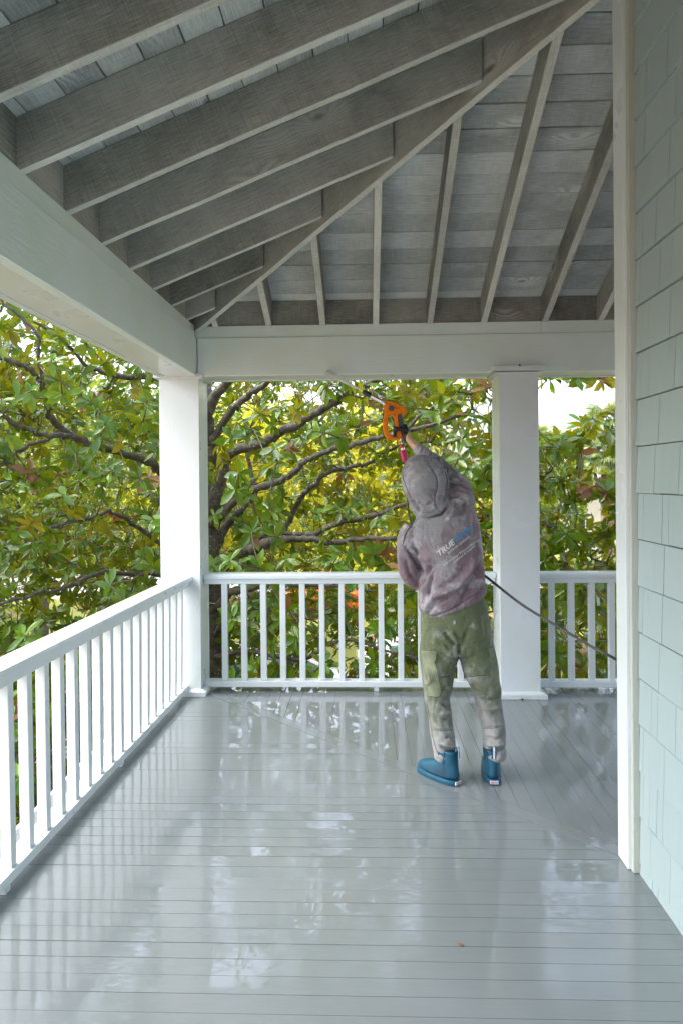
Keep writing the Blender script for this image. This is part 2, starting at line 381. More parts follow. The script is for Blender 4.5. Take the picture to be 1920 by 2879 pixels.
# ================================================================== CEILING (roof underside)
Xl, D = -1.264, 5.300
Zt = 1.165 + H; Zb = 0.788 + H
M1 = 0.405; SUMC = Xl + D
ceil = empty('porch_ceiling', kind='structure'); ceil['label'] = 'open rafter ceiling of the porch in weathered grey wood'
def zl(x): return Zt + M1 * (x - Xl)          # underside plane of the left slope rafters
def zf(y): return Zt + M1 * (D - y)
RD, RW = 0.20, 0.043
def rafter(name, p0, p1, wv, mat=M_RAFTER, depth=RD, drop=0.0):
    p0, p1, wv = Vector(p0), Vector(p1), Vector(wv); d = Vector((0, 0, depth)); dr = Vector((0, 0, -drop))
    # a few knots and a slight wander of the lower edge
    N = max(2, int((p1 - p0).length / 0.35)); V = []; F = []
    for i in range(N + 1):
        q = p0.lerp(p1, i / N); j = Vector((random.gauss(0, .0008), random.gauss(0, .0008), random.gauss(0, .0015)))
        V += [q + dr + j, q + wv + dr + j, q + wv + d, q + d]
    for i in range(N):
        a = i * 4
        for k in range(4): F.append((a + k, a + (k + 1) % 4, a + 4 + (k + 1) % 4, a + 4 + k))
    F.append((0, 3, 2, 1)); a = N * 4; F.append((a, a + 1, a + 2, a + 3))
    bm = bmesh.new(); vs = [bm.verts.new(v) for v in V]
    for f in F: bm.faces.new([vs[i] for i in f])
    bmesh.ops.recalc_face_normals(bm, faces=bm.faces[:])
    bmesh.ops.bevel(bm, geom=[e for e in bm.edges if len(e.link_faces) == 2 and e.calc_face_angle(0) > 1.0], offset=0.0025, segments=1, affect='EDGES')
    al = (p1 - p0).normalized(); uvl = bm.loops.layers.uv.new('uv'); ou, ov = random.uniform(0, 60), random.uniform(0, 60)
    for f in bm.faces:
        cr = f.normal.cross(al); cr = cr.normalized() if cr.length > .2 else Vector((0, 0, 1))
        for l in f.loops: l[uvl].uv = (ou + (l.vert.co - p0).dot(al), ov + (l.vert.co - p0).dot(cr) + f.normal.z * 3)
    for f in bm.faces: f.material_index = 1 if f.normal.z < -.85 else 0  # faces turned down take the painted-in floor light
    me = bpy.data.meshes.new(name); bm.to_mesh(me); bm.free(); me.materials.append(mat); me.materials.append(M_RAFTER_LIT)
    o = bpy.data.objects.new(name, me); link(o, ceil); return o
# hip rafter
hx0, hx1 = Xl - 0.35, 1.10
wv = Vector((1, 1, 0)).normalized() * 0.045
def hp(x): return Vector((x, SUMC - x, zl(x)))
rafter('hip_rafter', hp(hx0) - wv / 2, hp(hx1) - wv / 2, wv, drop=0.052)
# left slope jack and common rafters
i = -6
ys = [2.595 + 0.4095 * k for k in range(-11, 7)]
for yr in ys:
    xe = 1.083 if yr < 3.0 else SUMC - yr - 0.055
    if xe < Xl: continue
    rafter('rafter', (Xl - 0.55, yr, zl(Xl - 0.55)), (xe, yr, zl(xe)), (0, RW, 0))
# far slope
xs = [-1.146, -0.743, -0.340, 0.056, 0.457, 0.856, 1.303, 1.711, 2.11, 2.51, 2.91, 3.31, 3.71]
for xr in xs:
    ye = 3.06 if xr > 1.05 else SUMC - xr + 0.03
    if ye > D + .3: continue
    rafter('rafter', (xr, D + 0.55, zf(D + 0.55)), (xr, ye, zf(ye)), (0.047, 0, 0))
# blocking between the rafters over the beams
for k in range(len(ys) - 1):
    if ys[k] + RW > 5.2: break
    box('blocking_board', Xl - 0.045, Xl - 0.020, ys[k] + RW + .001, min(ys[k + 1], 5.25) - .001, Zt - 0.03, Zt + RD + 0.0, M_RAFTER, ceil, (0, 1, 0))
for k in range(len(xs) - 1):
    box('blocking_board', xs[k] + .048, xs[k + 1] - .001, D + 0.030, D + 0.055, Zt - 0.03, Zt + RD - .012, M_RAFTER, ceil, (1, 0, 0))
box('blocking_board', -1.30, xs[0] - .001, D + 0.030, D + 0.055, Zt - 0.03, Zt + RD - .012, M_RAFTER, ceil, (1, 0, 0))
# roof boards: left slope boards run along Y
TH = 0.02; BW = 0.1475; YB = -2.3
def rb(c, along):
    lo = c; hi = [(p[0], p[1], p[2] + TH) for p in c]
    return hexa('roof_board', lo + hi, M_DECKUP, ceil, along)
x = -1.246 - 5 * BW
while x < 1.06:
    x1 = min(x + BW, 1.083); gp = random.uniform(0.004, 0.007); dz = random.uniform(0, 0.003); xa = x + gp
    z0, z1 = zl(xa) + RD + dz, zl(x1) + RD + dz
    rb([(xa, YB, z0), (x1, YB, z1), (x1, SUMC - x1 - .001, z1), (xa, SUMC - xa - .001, z0)], (0, 1, 0)); x = x + BW
y = 5.41 + 3 * BW
while y > 3.07:
    y1 = max(y - BW, 3.06); gp = random.choice([.003, .005, .007, .010]); dz = random.uniform(0, 0.003); ya = y - gp
    z0, z1 = zf(ya) + RD + dz, zf(y1) + RD + dz
    rb([(SUMC - ya + .001, ya, z0), (4.2, ya, z0), (4.2, y1, z1), (SUMC - y1 + .001, y1, z1)], (1, 0, 0)); y -= BW
# dark felt and covering above the boards (keeps daylight out of the gaps)
M_FELT = m_simple('dark_roof_felt', (0.03, 0.03, 0.03), 0.9)
e = 0.62; zoff = RD + 0.055
def felt(c): 
    hexa('roof_covering', c + [(p[0], p[1], p[2] + .05) for p in c], M_FELT, ceil)
xo = Xl - e; yo = D + e
felt([(xo, YB, zl(xo) + zoff), (1.10, YB, zl(1.10) + zoff), (1.10, SUMC - 1.10, zl(1.10) + zoff), (xo, yo, zl(xo) + zoff)])
felt([(xo, yo, zf(yo) + zoff), (1.10, SUMC - 1.10, zf(SUMC - 1.10) + zoff), (4.2, SUMC - 1.10, zf(SUMC - 1.10) + zoff), (4.2, yo, zf(yo) + zoff)])

# ================================================================== BEAMS
bl = empty('porch_beam', 'long white beam over the left railing, running from the corner post towards the viewer', 'beam', (Xl, 2.5, Zb))
box('beam_strip', Xl - 0.05, Xl - 0.012, -2.3, D - 0.002, Zt - 0.09, Zt - .001, M_BEAM, bl)
o = box('beam_face', Xl - 0.05, Xl + 0.002, -2.3, D - .001, Zb, Zt - 0.088, M_BEAM, bl, bev=0.006)
box('soffit', Xl - 0.245, Xl - 0.051, -2.3, D + .0, Zb + 0.003, Zb + 0.022, M_WHITE, bl)
box('soffit_trim', Xl - 0.285, Xl - 0.247, -2.3, D + .29, Zb - 0.006, Zt - .02, M_WHITE, bl, bev=0.004)
bf = empty('porch_beam', 'white beam over the far railing, above the person holding the spray gun', 'beam', (0, D, Zb))
box('beam_strip', Xl - 0.011, 1.30, D + 0.012, D + 0.05, Zt - 0.09, Zt - .001, M_BEAM, bf)
box('beam_strip', 1.302, 4.2, D + 0.010, D + 0.05, Zt - 0.09, Zt + .001, M_BEAM, bf)
box('beam_face', Xl + 0.003, 4.2, D, D + 0.05, Zb, Zt - 0.088, M_BEAM, bf, bev=0.006)
box('soffit', Xl - 0.244, 4.2, D + 0.051, D + 0.245, Zb + 0.003, Zb + 0.022, M_WHITE, bf)
box('soffit_trim', Xl - 0.246, 4.2, D + 0.247, D + 0.29, Zb - 0.006, Zt - .02, M_WHITE, bf, bev=0.004)

# ================================================================== POSTS
M_CLIP = m_simple('dark_metal_clip', (0.06, 0.06, 0.06), 0.4, 0.8)
def post(x0, x1, y0, y1, label, clip_top=True):
    p = empty('porch_post', label, 'post', ((x0 + x1) / 2, (y0 + y1) / 2, 0)); t = 0.02; z1 = Zb - 0.002
    box('board', x0, x1, y0, y0 + t, 0.0, z1, M_WHITE, p, (0, 0, 1), 0.0025)
    box('board', x0, x1, y1 - t, y1, 0.0, z1, M_WHITE, p, (0, 0, 1), 0.0025)
    box('board', x0 + .003, x0 + t, y0 + t + .0015, y1 - t - .0015, 0.0, z1, M_WHITE, p, (0, 0, 1), 0.0015)
    box('board', x1 - t, x1 - .003, y0 + t + .0015, y1 - t - .0015, 0.0, z1, M_WHITE, p, (0, 0, 1), 0.0015)
    def collar(name, za, zb, ea, eb):
        c = [(x0 - ea, y0 - ea, za), (x1 + ea, y0 - ea, za), (x1 + ea, y1 + ea, za), (x0 - ea, y1 + ea, za),
             (x0 - eb, y0 - eb, zb), (x1 + eb, y0 - eb, zb), (x1 + eb, y1 + eb, zb), (x0 - eb, y1 + eb, zb)]
        return hexa(name, c, M_WHITE, p, (1, 0, 0), 0.002)
    collar('base_trim', 0.001, 0.034, 0.042, 0.042); collar('base_moulding', 0.0345, 0.048, 0.036, 0.008)
    collar('capital_trim', Zb - 0.002, Zb + 0.034, 0.044, 0.044) if clip_top else collar('capital_trim', Zb - 0.012, Zb + 0.018, 0.035, 0.035)
    collar('capital_moulding', Zb - 0.020, Zb - 0.0125, 0.010, 0.034)
    xm = (x0 + x1) / 2
    box('clip', xm - .006, xm + .006, y0 - .049, y0 - .040, 0.001, 0.011, M_CLIP, p)
    if clip_top: box('clip', xm - .006, xm + .006, y0 - .047, y0 - .042, Zb + .028, Zb + .042, M_CLIP, p)
    return p
post(-1.550, -1.250, 5.297, 5.585, 'square white corner post where the left and far railings meet', False)
post(0.971, 1.261, 5.247, 5.535, 'square white post standing right of the person, hose crossing in front of it')
post(-1.56, -1.26, -0.9 + 1.2, -0.6 + 1.2, 'square white post at the near end of the left railing, beside the viewer', False)

# ================================================================== RAILINGS
def rail_x(x0, x1, label, y=D + 0.09, first=None, nb=0, blocks=()):
    r = empty('porch_railing', label, 'railing', ((x0 + x1) / 2, y, 0)); zt = -0.711 + H
    # moulded hand rail profile extruded along X
    prof = [(0.0, -.036), (0.0, -.016), (0.006, -.004), (0.016, 0.0), (0.119, 0.0), (0.129, -.004), (0.135, -.016), (0.135, -.036)]
    V = [(x0, y + a, zt + b) for a, b in prof] + [(x1, y + a, zt + b) for a, b in prof]; n = len(prof)
    F = [(i, (i + 1) % n, (i + 1) % n + n, i + n) for i in range(n)] + [tuple(range(n))[::-1], tuple(range(n, 2 * n))]
    h = mesh_obj('hand_rail', V, F, M_WHITE, r); fixuv(h, (1, 0, 0))
    box('sub_rail', x0, x1, y + 0.022, y + 0.112, zt - .080, zt - .0375, M_WHITE, r, (1, 0, 0), 0.003)
    box('bottom_rail', x0, x1, y, y + 0.10, 0.036, 0.078, M_WHITE, r, (1, 0, 0), 0.003)
    for k in range(nb):
        bx = first + 0.15 * k + random.gauss(0, .001)
        hexa('baluster', [(bx, y + .028, .0785), (bx + .043, y + .028, .0785), (bx + .043, y + .071, .0785), (bx, y + .071, .0785)] +
             [(bx + random.gauss(0, .001) + a, y + b, zt - .0805) for a, b in ((0, .028), (.043, .028), (.043, .071), (0, .071))], M_WHITE, r, (0, 0, 1), 0.002)
    for bx in blocks: box('rail_foot', bx, bx + .036, y + .012, y + .05, 0.0015, 0.0355, M_WHITE, r)
    return r
def fixuv(o, al):
    me = o.data; al = Vector(al); uv = me.uv_layers.new(name='uv'); ou = random.uniform(0, 50)
    for p_ in me.polygons:
        cr = p_.normal.cross(al); cr = cr.normalized() if cr.length > .2 else Vector((0, 0, 1)).cross(al)
        for li in p_.loop_indices:
            v = me.vertices[me.loops[li].vertex_index].co; uv.data[li].uv = (ou + v.dot(al), v.dot(cr) + p_.normal.z * 3)
rail_x(-1.248, 0.968, 'white wooden railing of the far side, behind the person', first=-1.118, nb=14, blocks=(0.045,))
rail_x(1.263, 4.2, 'white wooden railing right of the square post, seen past the hose', first=1.368, nb=18)
def skew_box(name, xa, xb, s, y0, y1, z0, z1, mat, par, bev=0.003, xr=0.0):
    """box running along Y whose sides drift by s per metre"""
    c = []
    for z in (z0, z1): c += [(xa + s * y0, y0, z), (xb + s * y0, y0, z), (xb + s * y1, y1, z), (xa + s * y1, y1, z)]
    return hexa(name, c, mat, par, (0, 1, 0), bev)
lr = empty('porch_railing', 'long white wooden railing along the left edge of the porch, with its wet hand rail', 'railing', (-1.43, 2.6, 0)); zt = -0.711 + H
s = 0.0275; y0, y1 = 0.605, 5.295
prof = [(0.0, -.036), (0.0, -.016), (0.006, -.004), (0.016, 0.0), (0.119, 0.0), (0.129, -.004), (0.135, -.016), (0.135, -.036)]
xb0 = -1.383 - 2.623 * s - 0.135
V = [(xb0 + s * y0 + a, y0, zt + b) for a, b in prof] + [(xb0 + s * y1 + a, y1, zt + b) for a, b in prof]; n = len(prof)
F = [(i, (i + 1) % n, (i + 1) % n + n, i + n)[::-1] for i in range(n)] + [tuple(range(n)), tuple(range(n, 2 * n))[::-1]]
fixuv(mesh_obj('hand_rail', V, F, M_WHITE, lr), (0, 1, 0))
skew_box('sub_rail', xb0 + .022, xb0 + .113, s, y0, y1, zt - .080, zt - .0375, M_WHITE, lr)
s2 = 0.0235; xi = -1.405 - 2.75 * s2
skew_box('bottom_rail', xi - .10, xi, s2, y0, y1, .036, .078, M_WHITE, lr)
for k in range(-13, 17):
    by = 2.766 + 0.1503 * k; dx = random.gauss(0, .001)
    xf = -1.417 + 0.0204 * (by - 2.764)
    tx = xb0 + s * by + .09
    lo = [(xf - .043, by, .0785), (xf, by, .0785), (xf, by + .043, .0785), (xf - .043, by + .043, .0785)]
    if by > 5.2: continue
    hi = [(tx - .043 + dx, by, zt - .0805), (tx + dx, by, zt - .0805), (tx + dx, by + .043, zt - .0805), (tx - .043 + dx, by + .043, zt - .0805)]
    hexa('baluster', lo + hi, M_WHITE, lr, (0, 0, 1), 0.002)
for fy in (3.96, 2.72, 1.5):
    fx = xi + s2 * fy
    box('rail_foot', fx - .05, fx - .012, fy, fy + .036, 0.0015, 0.0355, M_WHITE, lr)

# ================================================================== HOUSE WALL
hw = empty('house_wall', 'pale grey green shingled house wall with a white corner board, on the right', 'house wall', (1.08, 2.9, 0))
M_WALLBACK = m_simple('wall_backing', (0.10, 0.11, 0.10), 0.8)
box('wall_backing', 1.102, 4.2, -2.3, 3.03, -3.0, 4.4, M_WALLBACK, hw)
box('corner_board', 1.057, 1.10, 2.949, 3.062, -0.0 + .002, 4.35, M_WHITE, hw, (0, 0, 1), 0.002)
box('corner_trim', 1.070, 1.10, 2.920, 2.9475, .002, 4.35, M_TRIM, hw, (0, 0, 1), 0.002)
box('corner_board', 1.1005, 1.21, 3.031, 3.052, .002, 4.35, M_WHITE, hw, (0, 0, 1), 0.002)
course0 = -0.064 + H; EXP = 0.188
k = -9
nsh = 0
for k in range(-9, 15):
    zb = course0 + EXP * k; zb2 = max(zb + (.004 if zb > 1.5 else .0055), 0.002); zt_ = min(zb + EXP - .0005, 4.3)
    if zt_ < .03: continue
    yy = 2.918
    yy0 = random.uniform(0, .08)
    while yy > 1.35:
        wd = random.choice([.055, .075, .10, .13, .16, .18, .20]) - (yy0 if yy == 2.918 else 0)
        wd = max(wd, .04); y2 = yy - wd; gp = random.choice([.0010, .0018, .0026, .0036]); j = random.gauss(0, .0009)
        xo = 1.0995 - 0.011; xi_ = 1.0995
        tk = random.uniform(.007, .0095) if zb > 1.5 else random.uniform(.0028, .0045)
        c = [(xi_ - tk - .002, y2 + gp, zb2 + j), (1.1015, y2 + gp, zb2 + j), (1.1015, yy, zb2 + j), (xi_ - tk - .002, yy, zb2 + j),
             (1.0985, y2 + gp, zt_), (1.1015, y2 + gp, zt_), (1.1015, yy, zt_), (1.0985, yy, zt_)]
        hexa('shingle', c, M_SHINGLE, hw, (0, 0, 1)); nsh += 1
        yy = y2
#print('shingles', nsh)
box('wall_siding', 1.0895, 1.1012, -2.3, 1.33, 0.004, 4.3, M_SHINGLE, hw)

# ================================================================== GROUND
GZ = -3.1
def m_ground():
    m, n, b, o = mat_new('lawn_and_mulch'); g = G(n); p = g.pos()
    sp = g.node('ShaderNodeSeparateXYZ'); g.put(sp.inputs[0], p)
    f = g.noise(p, 3, 5, 0.7); f2 = g.noise(p, 25, 3, 0.7)
    grass = g.mix(f, (0.12, 0.19, 0.03), (0.30, 0.31, 0.05)); grass = g.mix(g.math('MULTIPLY', f2, 0.6), grass, (0.42, 0.34, 0.08))
    mul = g.mix(f2, (0.20, 0.11, 0.05), (0.30, 0.20, 0.11))
    edge = g.math('ADD', sp.outputs[1], g.math('MULTIPLY', g.noise(p, 0.5, 3), 5.0))
    e1 = g.ramp(g.math('DIVIDE', edge, 60.0), [(0.318, 1.0), (0.335, 0.0)])
    pt = g.ramp(g.noise(p, 0.22, 2), [(0.52, 0.0), (0.56, 1.0)])
    mm = g.math('MAXIMUM', e1, pt)
    g.put(b.inputs['Base Color'], g.mix(mm, grass, mul)); b.inputs['Roughness'].default_value = 0.9
    g.put(b.inputs['Normal'], g.bump(f2, 1.0, 0.05)); return m
gr = mesh_obj('ground', [(-400, -200, GZ), (400, -200, GZ), (400, 900, GZ), (-400, 900, GZ)], [(0, 1, 2, 3)], m_ground()); gr['kind'] = 'structure'; gr['label'] = 'lawn with patches of orange mulch below the porch'
M_ROAD = m_simple('pale_concrete', (0.34, 0.34, 0.33), 0.7, sc=0.6)
rd = mesh_obj('road', [(-60, 27.5, GZ + .004), (60, 29.5, GZ + .004), (60, 37.5, GZ + .004), (-60, 35, GZ + .004)], [(0, 1, 2, 3)], M_ROAD); rd['kind'] = 'structure'; rd['label'] = 'pale concrete road beyond the lawn'
dv = mesh_obj('driveway', [(-5.6, 11.5, GZ + .008), (2.5, 11.5, GZ + .008), (2.5, 17.2, GZ + .008), (-5.6, 17.2, GZ + .008)], [(0, 1, 2, 3)], M_ROAD); dv['kind'] = 'structure'; dv['label'] = 'pale concrete parking area below the porch'
# lower storey of the house under the porch
M_SIDING = m_simple('lower_wall_paint', (0.45, 0.47, 0.45), 0.6, sc=2)
lw = box('lower_house_wall', -1.2, 4.2, -2.2, 5.2, GZ, -0.29, M_SIDING); tag(lw, 'grey lower storey wall of the house beneath the porch floor', 'house wall')

# mulch chips and fallen leaves as scattered stuff
def quads_mesh(name, P, T, U, L, Wd, mats, mi, tint, parent=None, fold=0.25, curve=0.12, seg=3):
    """many leaves: P base, T direction, U leaf normal, L length, Wd width"""
    N = len(P); S = np.cross(T, U); S /= np.linalg.norm(S, axis=1)[:, None]; U = np.cross(S, T)
    prof = {3: [(0.0, .06), (0.38, .42), (0.70, .46), (1.0, .03)], 2: [(0.0, .06), (0.5, .48), (1.0, .04)]}[seg]
    vs = []
    for t, wd in prof:
        c = P + T * (L * t)[:, None] - U * (L * curve * t * t)[:, None]; hw_ = (Wd * wd)[:, None]
        vs += [c - S * hw_ + U * hw_ * fold, c, c + S * hw_ + U * hw_ * fold]
    V = np.stack(vs, axis=1).reshape(-1, 3); k = len(prof) * 3
    base = (np.arange(N) * k)[:, None]; fl = []
    for i in range(seg):
        a = i * 3; fl += [[a, a + 1, a + 4, a + 3], [a + 1, a + 2, a + 5, a + 4]]
    fl = np.array(fl); F = (base[:, :, None] + fl[None]).reshape(-1, 4)
    me = bpy.data.meshes.new(name); me.vertices.add(len(V)); me.vertices.foreach_set('co', V.ravel().astype(np.float32))
    me.loops.add(F.size); me.loops.foreach_set('vertex_index', F.ravel().astype(np.int32))
    me.polygons.add(len(F)); me.polygons.foreach_set('loop_start', (np.arange(len(F)) * 4).astype(np.int32))
    me.update(calc_edges=True)
    nf = len(fl)
    for m_ in mats: me.materials.append(m_)
    me.polygons.foreach_set('material_index', np.repeat(mi, nf).astype(np.int32))
    me.polygons.foreach_set('use_smooth', np.ones(len(F), bool))
    at = me.attributes.new('tint', 'FLOAT', 'FACE'); at.data.foreach_set('value', np.repeat(tint, nf).astype(np.float32))
    me.validate(); o = bpy.data.objects.new(name, me); link(o, parent)
    if parent is not None and parent.type == 'EMPTY': o.matrix_parent_inverse = Matrix.Translation(parent.location).inverted()
    return o
def unit(v): return v / np.linalg.norm(v, axis=-1, keepdims=True)

# ================================================================== MAGNOLIA
mag = empty('magnolia_tree', 'large wet magnolia with glossy leaves and lichened limbs, filling the view beyond the railings', 'tree', (-1.9, 8.8, GZ))
LIMBS = [  # (list of (px,py,r px), depth start, depth end)
 ('trunk', [(606, 2060, 34), (604, 1900, 30), (600, 1700, 30), (592, 1560, 30), (588, 1420, 28)], 9.0, 8.8),
 ('limb', [(595, 1480, 26), (601, 1430, 24), (615, 1364, 22), (630, 1306, 20), (661, 1268, 17), (730, 1249, 16), (791, 1214, 15), (856, 1180, 14), (921, 1142, 13), (978, 1111, 12), (1080, 1050, 9), (1180, 980, 6)], 8.8, 7.8),
 ('limb', [(600, 1475, 16), (661, 1413, 13), (730, 1371, 12), (791, 1352, 11), (829, 1325, 10), (864, 1291, 9), (921, 1268, 9), (998, 1249, 9), (1074, 1230, 8), (1130, 1215, 8), (1230, 1190, 6), (1330, 1150, 4)], 8.7, 7.4),
 ('limb', [(600, 1560, 18), (626, 1498, 15), (661, 1452, 13), (695, 1413, 12), (720, 1390, 9), (700, 1300, 6), (690, 1180, 5)], 8.8, 9.4),
 ('limb', [(795, 1500, 10), (825, 1444, 9), (850, 1395, 9), (883, 1364, 9), (921, 1329, 8), (1000, 1310, 7), (1036, 1302, 6), (1100, 1262, 5), (1200, 1240, 4)], 9.4, 9.0),
 ('limb', [(590, 1620, 24), (630, 1590, 20), (661, 1566, 18), (714, 1543, 18), (768, 1524, 16), (820, 1514, 11), (883, 1517, 10), (940, 1528, 10), (998, 1517, 9), (1100, 1513, 8), (1250, 1495, 7), (1360, 1450, 6), (1450, 1440, 6), (1520, 1470, 5), (1581, 1500, 5), (1632, 1552, 4), (1683, 1578, 3), (1717, 1582, 2)], 8.8, 6.9),
 ('limb', [(720, 1540, 11), (745, 1500, 9), (800, 1500, 8), (883, 1501, 9), (959, 1467, 10), (1036, 1455, 9), (1100, 1432, 7), (1200, 1400, 6), (1300, 1380, 5), (1420, 1330, 5), (1517, 1334, 4), (1551, 1340, 3.5), (1590, 1340, 3), (1624, 1306, 3), (1636, 1272, 2)], 8.8, 6.8),
 ('limb', [(595, 1720, 13), (640, 1672, 12), (694, 1656, 10), (782, 1643, 9), (860, 1645, 8), (1000, 1650, 7), (1150, 1690, 5), (1300, 1750, 4)], 8.8, 7.2),
 ('limb', [(600, 1790, 9), (640, 1732, 5), (667, 1717, 5), (782, 1717, 4), (828, 1728, 4), (893, 1751, 3)], 8.8, 8.0),
 ('limb', [(600, 1850, 9), (694, 1830, 6), (780, 1845, 8), (860, 1850, 7), (960, 1800, 5), (1100, 1830, 4), (1400, 1900, 4), (1530, 1900, 3), (1560, 1950, 3)], 8.8, 7.0),
 ('limb', [(588, 1440, 20), (520, 1350, 16), (451, 1326, 14), (428, 1302, 13), (367, 1281, 12), (310, 1265, 12), (245, 1245, 12), (184, 1212, 11), (139, 1167, 10), (127, 1110, 9), (106, 1061, 9), (73, 1028, 9), (0, 1004, 9), (-90, 960, 7), (-200, 900, 5)], 8.8, 6.2),
 ('limb', [(196, 1224, 11), (135, 1224, 9), (82, 1208, 8), (41, 1192, 8), (0, 1159, 8), (-100, 1100, 6), (-200, 1080, 4)], 7.1, 6.0),
 ('limb', [(150, 1234, 6), (82, 1253, 7), (33, 1281, 7), (0, 1310, 7), (-80, 1360, 5), (-180, 1400, 4)], 7.2, 6.0),
 ('limb', [(590, 1250, 14), (520, 1140, 11), (449, 1081, 9), (408, 1061, 9), (335, 1057, 9), (286, 1045, 7), (245, 1028, 6), (180, 960, 5), (90, 900, 4), (0, 850, 3)], 8.9, 6.6),
 ('limb', [(593, 1600, 12), (470, 1540, 8), (388, 1481, 7), (347, 1453, 6), (306, 1441, 6), (253, 1457, 6), (200, 1469, 5), (122, 1486, 5), (0, 1498, 4), (-120, 1500, 3)], 8.8, 6.2),
 ('limb', [(596, 1700, 14), (480, 1620, 9), (347, 1612, 7), (265, 1616, 7), (184, 1653, 6), (100, 1670, 6), (0, 1700, 5), (-150, 1760, 4)], 8.8, 5.8),
 ('limb', [(592, 1420, 22), (590, 1300, 22), (586, 1200, 20), (600, 1120, 17), (680, 1040, 14), (760, 980, 10)], 8.8, 8.2),
 ('limb', [(598, 1320, 14), (604, 1230, 13), (640, 1170, 12), (690, 1120, 11), (730, 1090, 10), (800, 1020, 7)], 8.7, 7.9),
 ('limb', [(118, 1061, 6), (110, 1000, 6), (100, 930, 5), (20, 860, 4)], 6.7, 6.2),
 ('limb', [(1130, 1215, 6), (1250, 1120, 5), (1340, 1100, 5), (1420, 1078, 4), (1520, 1066, 3), (1600, 1064, 3), (1700, 1056, 2)], 7.4, 6.4),
 ('limb', [(1300, 1380, 5), (1400, 1300, 5), (1520, 1265, 4), (1600, 1235, 3), (1680, 1190, 2)], 7.1, 6.8),
 ('limb', [(600, 1900, 8), (480, 1820, 7), (300, 1780, 6), (150, 1850, 5), (0, 1900, 4)], 8.9, 6.4),
 ('limb', [(590, 1150, 14), (570, 1000, 12), (540, 850, 10), (500, 700, 8)], 8.9, 9.0),
]
limb_pts = []
for nm, L_, d0, d1 in LIMBS:
    n = len(L_); pts = []; rr = []
    for i, (px, py, r) in enumerate(L_):
        Yd = d0 + (d1 - d0) * i / (n - 1); p = W(px, py, Yd); pts.append(p); rr.append(r * .88 * Yd / FOC)
    if nm == 'trunk': pts = [Vector((pts[0].x - .05, pts[0].y, GZ - .1))] + pts; rr = [rr[0] * 1.5] + rr
    P_ = catmull(pts, 5); R_ = lerp_list(rr, 5)
    P_ = [p + Vector((random.gauss(0, .008), random.gauss(0, .02), random.gauss(0, .008))) for p in P_]
    V, F = tube_geo(P_, R_, 9 if max(rr) > .04 else 7, jit=0.10)
    mesh_obj('trunk' if nm == 'trunk' else 'branch', V, F, M_BARK, mag, smooth=True)
    for p, r in zip(P_, R_): limb_pts.append((p, r))
LP = np.array([tuple(p) for p, r in limb_pts])
# cluster sites
def crown_sites(n):
    X = rng.uniform(-8.5, 3.6, n); Y = rng.uniform(5.3, 11.5, n); Z = rng.uniform(GZ + .6, 6.2, n)
    pts = np.stack([X, Y, Z], 1)
    keep = np.ones(n, bool)
    # front of the crown keeps clear of the porch; left of the porch it comes closer
    front = np.where(X < -2.6, 4.6 + 0.9 * np.clip((X + 6) / 3.4, 0, 1), 6.15)
    keep &= Y > front + rng.normal(0, .15, n)
    # rounded outer envelope
    keep &= (((X + 2.6) / 6.3) ** 2 + ((Y - 8.3) / 3.6) ** 2 + ((Z - 1.0) / 5.6) ** 2) < 1.0
    # right hand side: lower crown, with open sky above
    px = CX + FOC * (pts @ np.array(CR)) / (pts @ np.array(CF)); rel = pts - np.array([0, 0, H])
    dd = rel @ np.array(CF); px = CX + FOC * (rel @ np.array(CR)) / dd; py = CY - FOC * (rel @ np.array(CU)) / dd
    topz = 2.30 - 0.12 * (X - 1.0) + rng.normal(0, .06, n)
    keep &= ~((X > 0.6 + 0.18 * Y * 0.35) & (Z > topz) & (X > 1.35))
    edge = 2.55 - 0.33 * np.clip(0.9 - Z, 0, 3) + rng.normal(0, .10, n)
    keep &= X < edge
    return pts[keep], px[keep], py[keep]
C, cpx, cpy = crown_sites(21000)
# clumpiness: drop sites in noise holes
from mathutils import noise as mnoise
hole = np.array([mnoise.noise(Vector((p[0] * 0.95 + 3, p[1] * 0.6, p[2] * 0.95))) for p in C])
keep = hole + rng.normal(0, .06, len(C)) > -0.16 + np.clip((C[:, 2] - 2.75) * .2, 0, .5)
C = C[keep]; cpx = cpx[keep]; cpy = cpy[keep]
lim_px, lim_r, lim_y = [], [], []
for nm_, L_, d0_, d1_ in LIMBS:
    a0 = np.array(L_, float); tt_ = np.linspace(0, len(L_) - 1, len(L_) * 6)
    for c_ in range(1): lim_px.append(np.stack([np.interp(tt_, range(len(L_)), a0[:, 0]), np.interp(tt_, range(len(L_)), a0[:, 1])], 1))
    lim_r.append(np.interp(tt_, range(len(L_)), a0[:, 2])); lim_y.append(d0_ + (d1_ - d0_) * tt_ / (len(L_) - 1))
lim_px = np.vstack(lim_px); lim_r = np.concatenate(lim_r); lim_y = np.concatenate(lim_y); bb_ = lim_r > 6
lim_px, lim_r, lim_y = lim_px[bb_], lim_r[bb_], lim_y[bb_]      # foliage grows at the ends of twigs, not along the bare thick limbs
dd_ = np.sqrt(((np.stack([cpx, cpy], 1)[:, None, :] - lim_px[None]) ** 2).sum(2)) - lim_r[None] - 16
hit_ = ((dd_ < 0) & (C[:, 1][:, None] < lim_y[None] + .2)).any(1)
C = C[~(hit_ & (rng.random(len(C)) < .85))]
extra = []
for px, py in [(1540, 1075), (1600, 1072), (1622, 1068), (1680, 1070), (1700, 1075), (1640, 1075), (1530, 1060), (1560, 1050), (1590, 1040), (1650, 1045), (1720, 1060)]:
    extra.append(tuple(W(px, py - 12, 6.5 + random.uniform(-.2, .2))))
n_r = 460; XR = np.stack([rng.uniform(1.1, 2.75, n_r), rng.uniform(6.2, 7.8, n_r), rng.uniform(-2.4, 2.35, n_r)], 1)
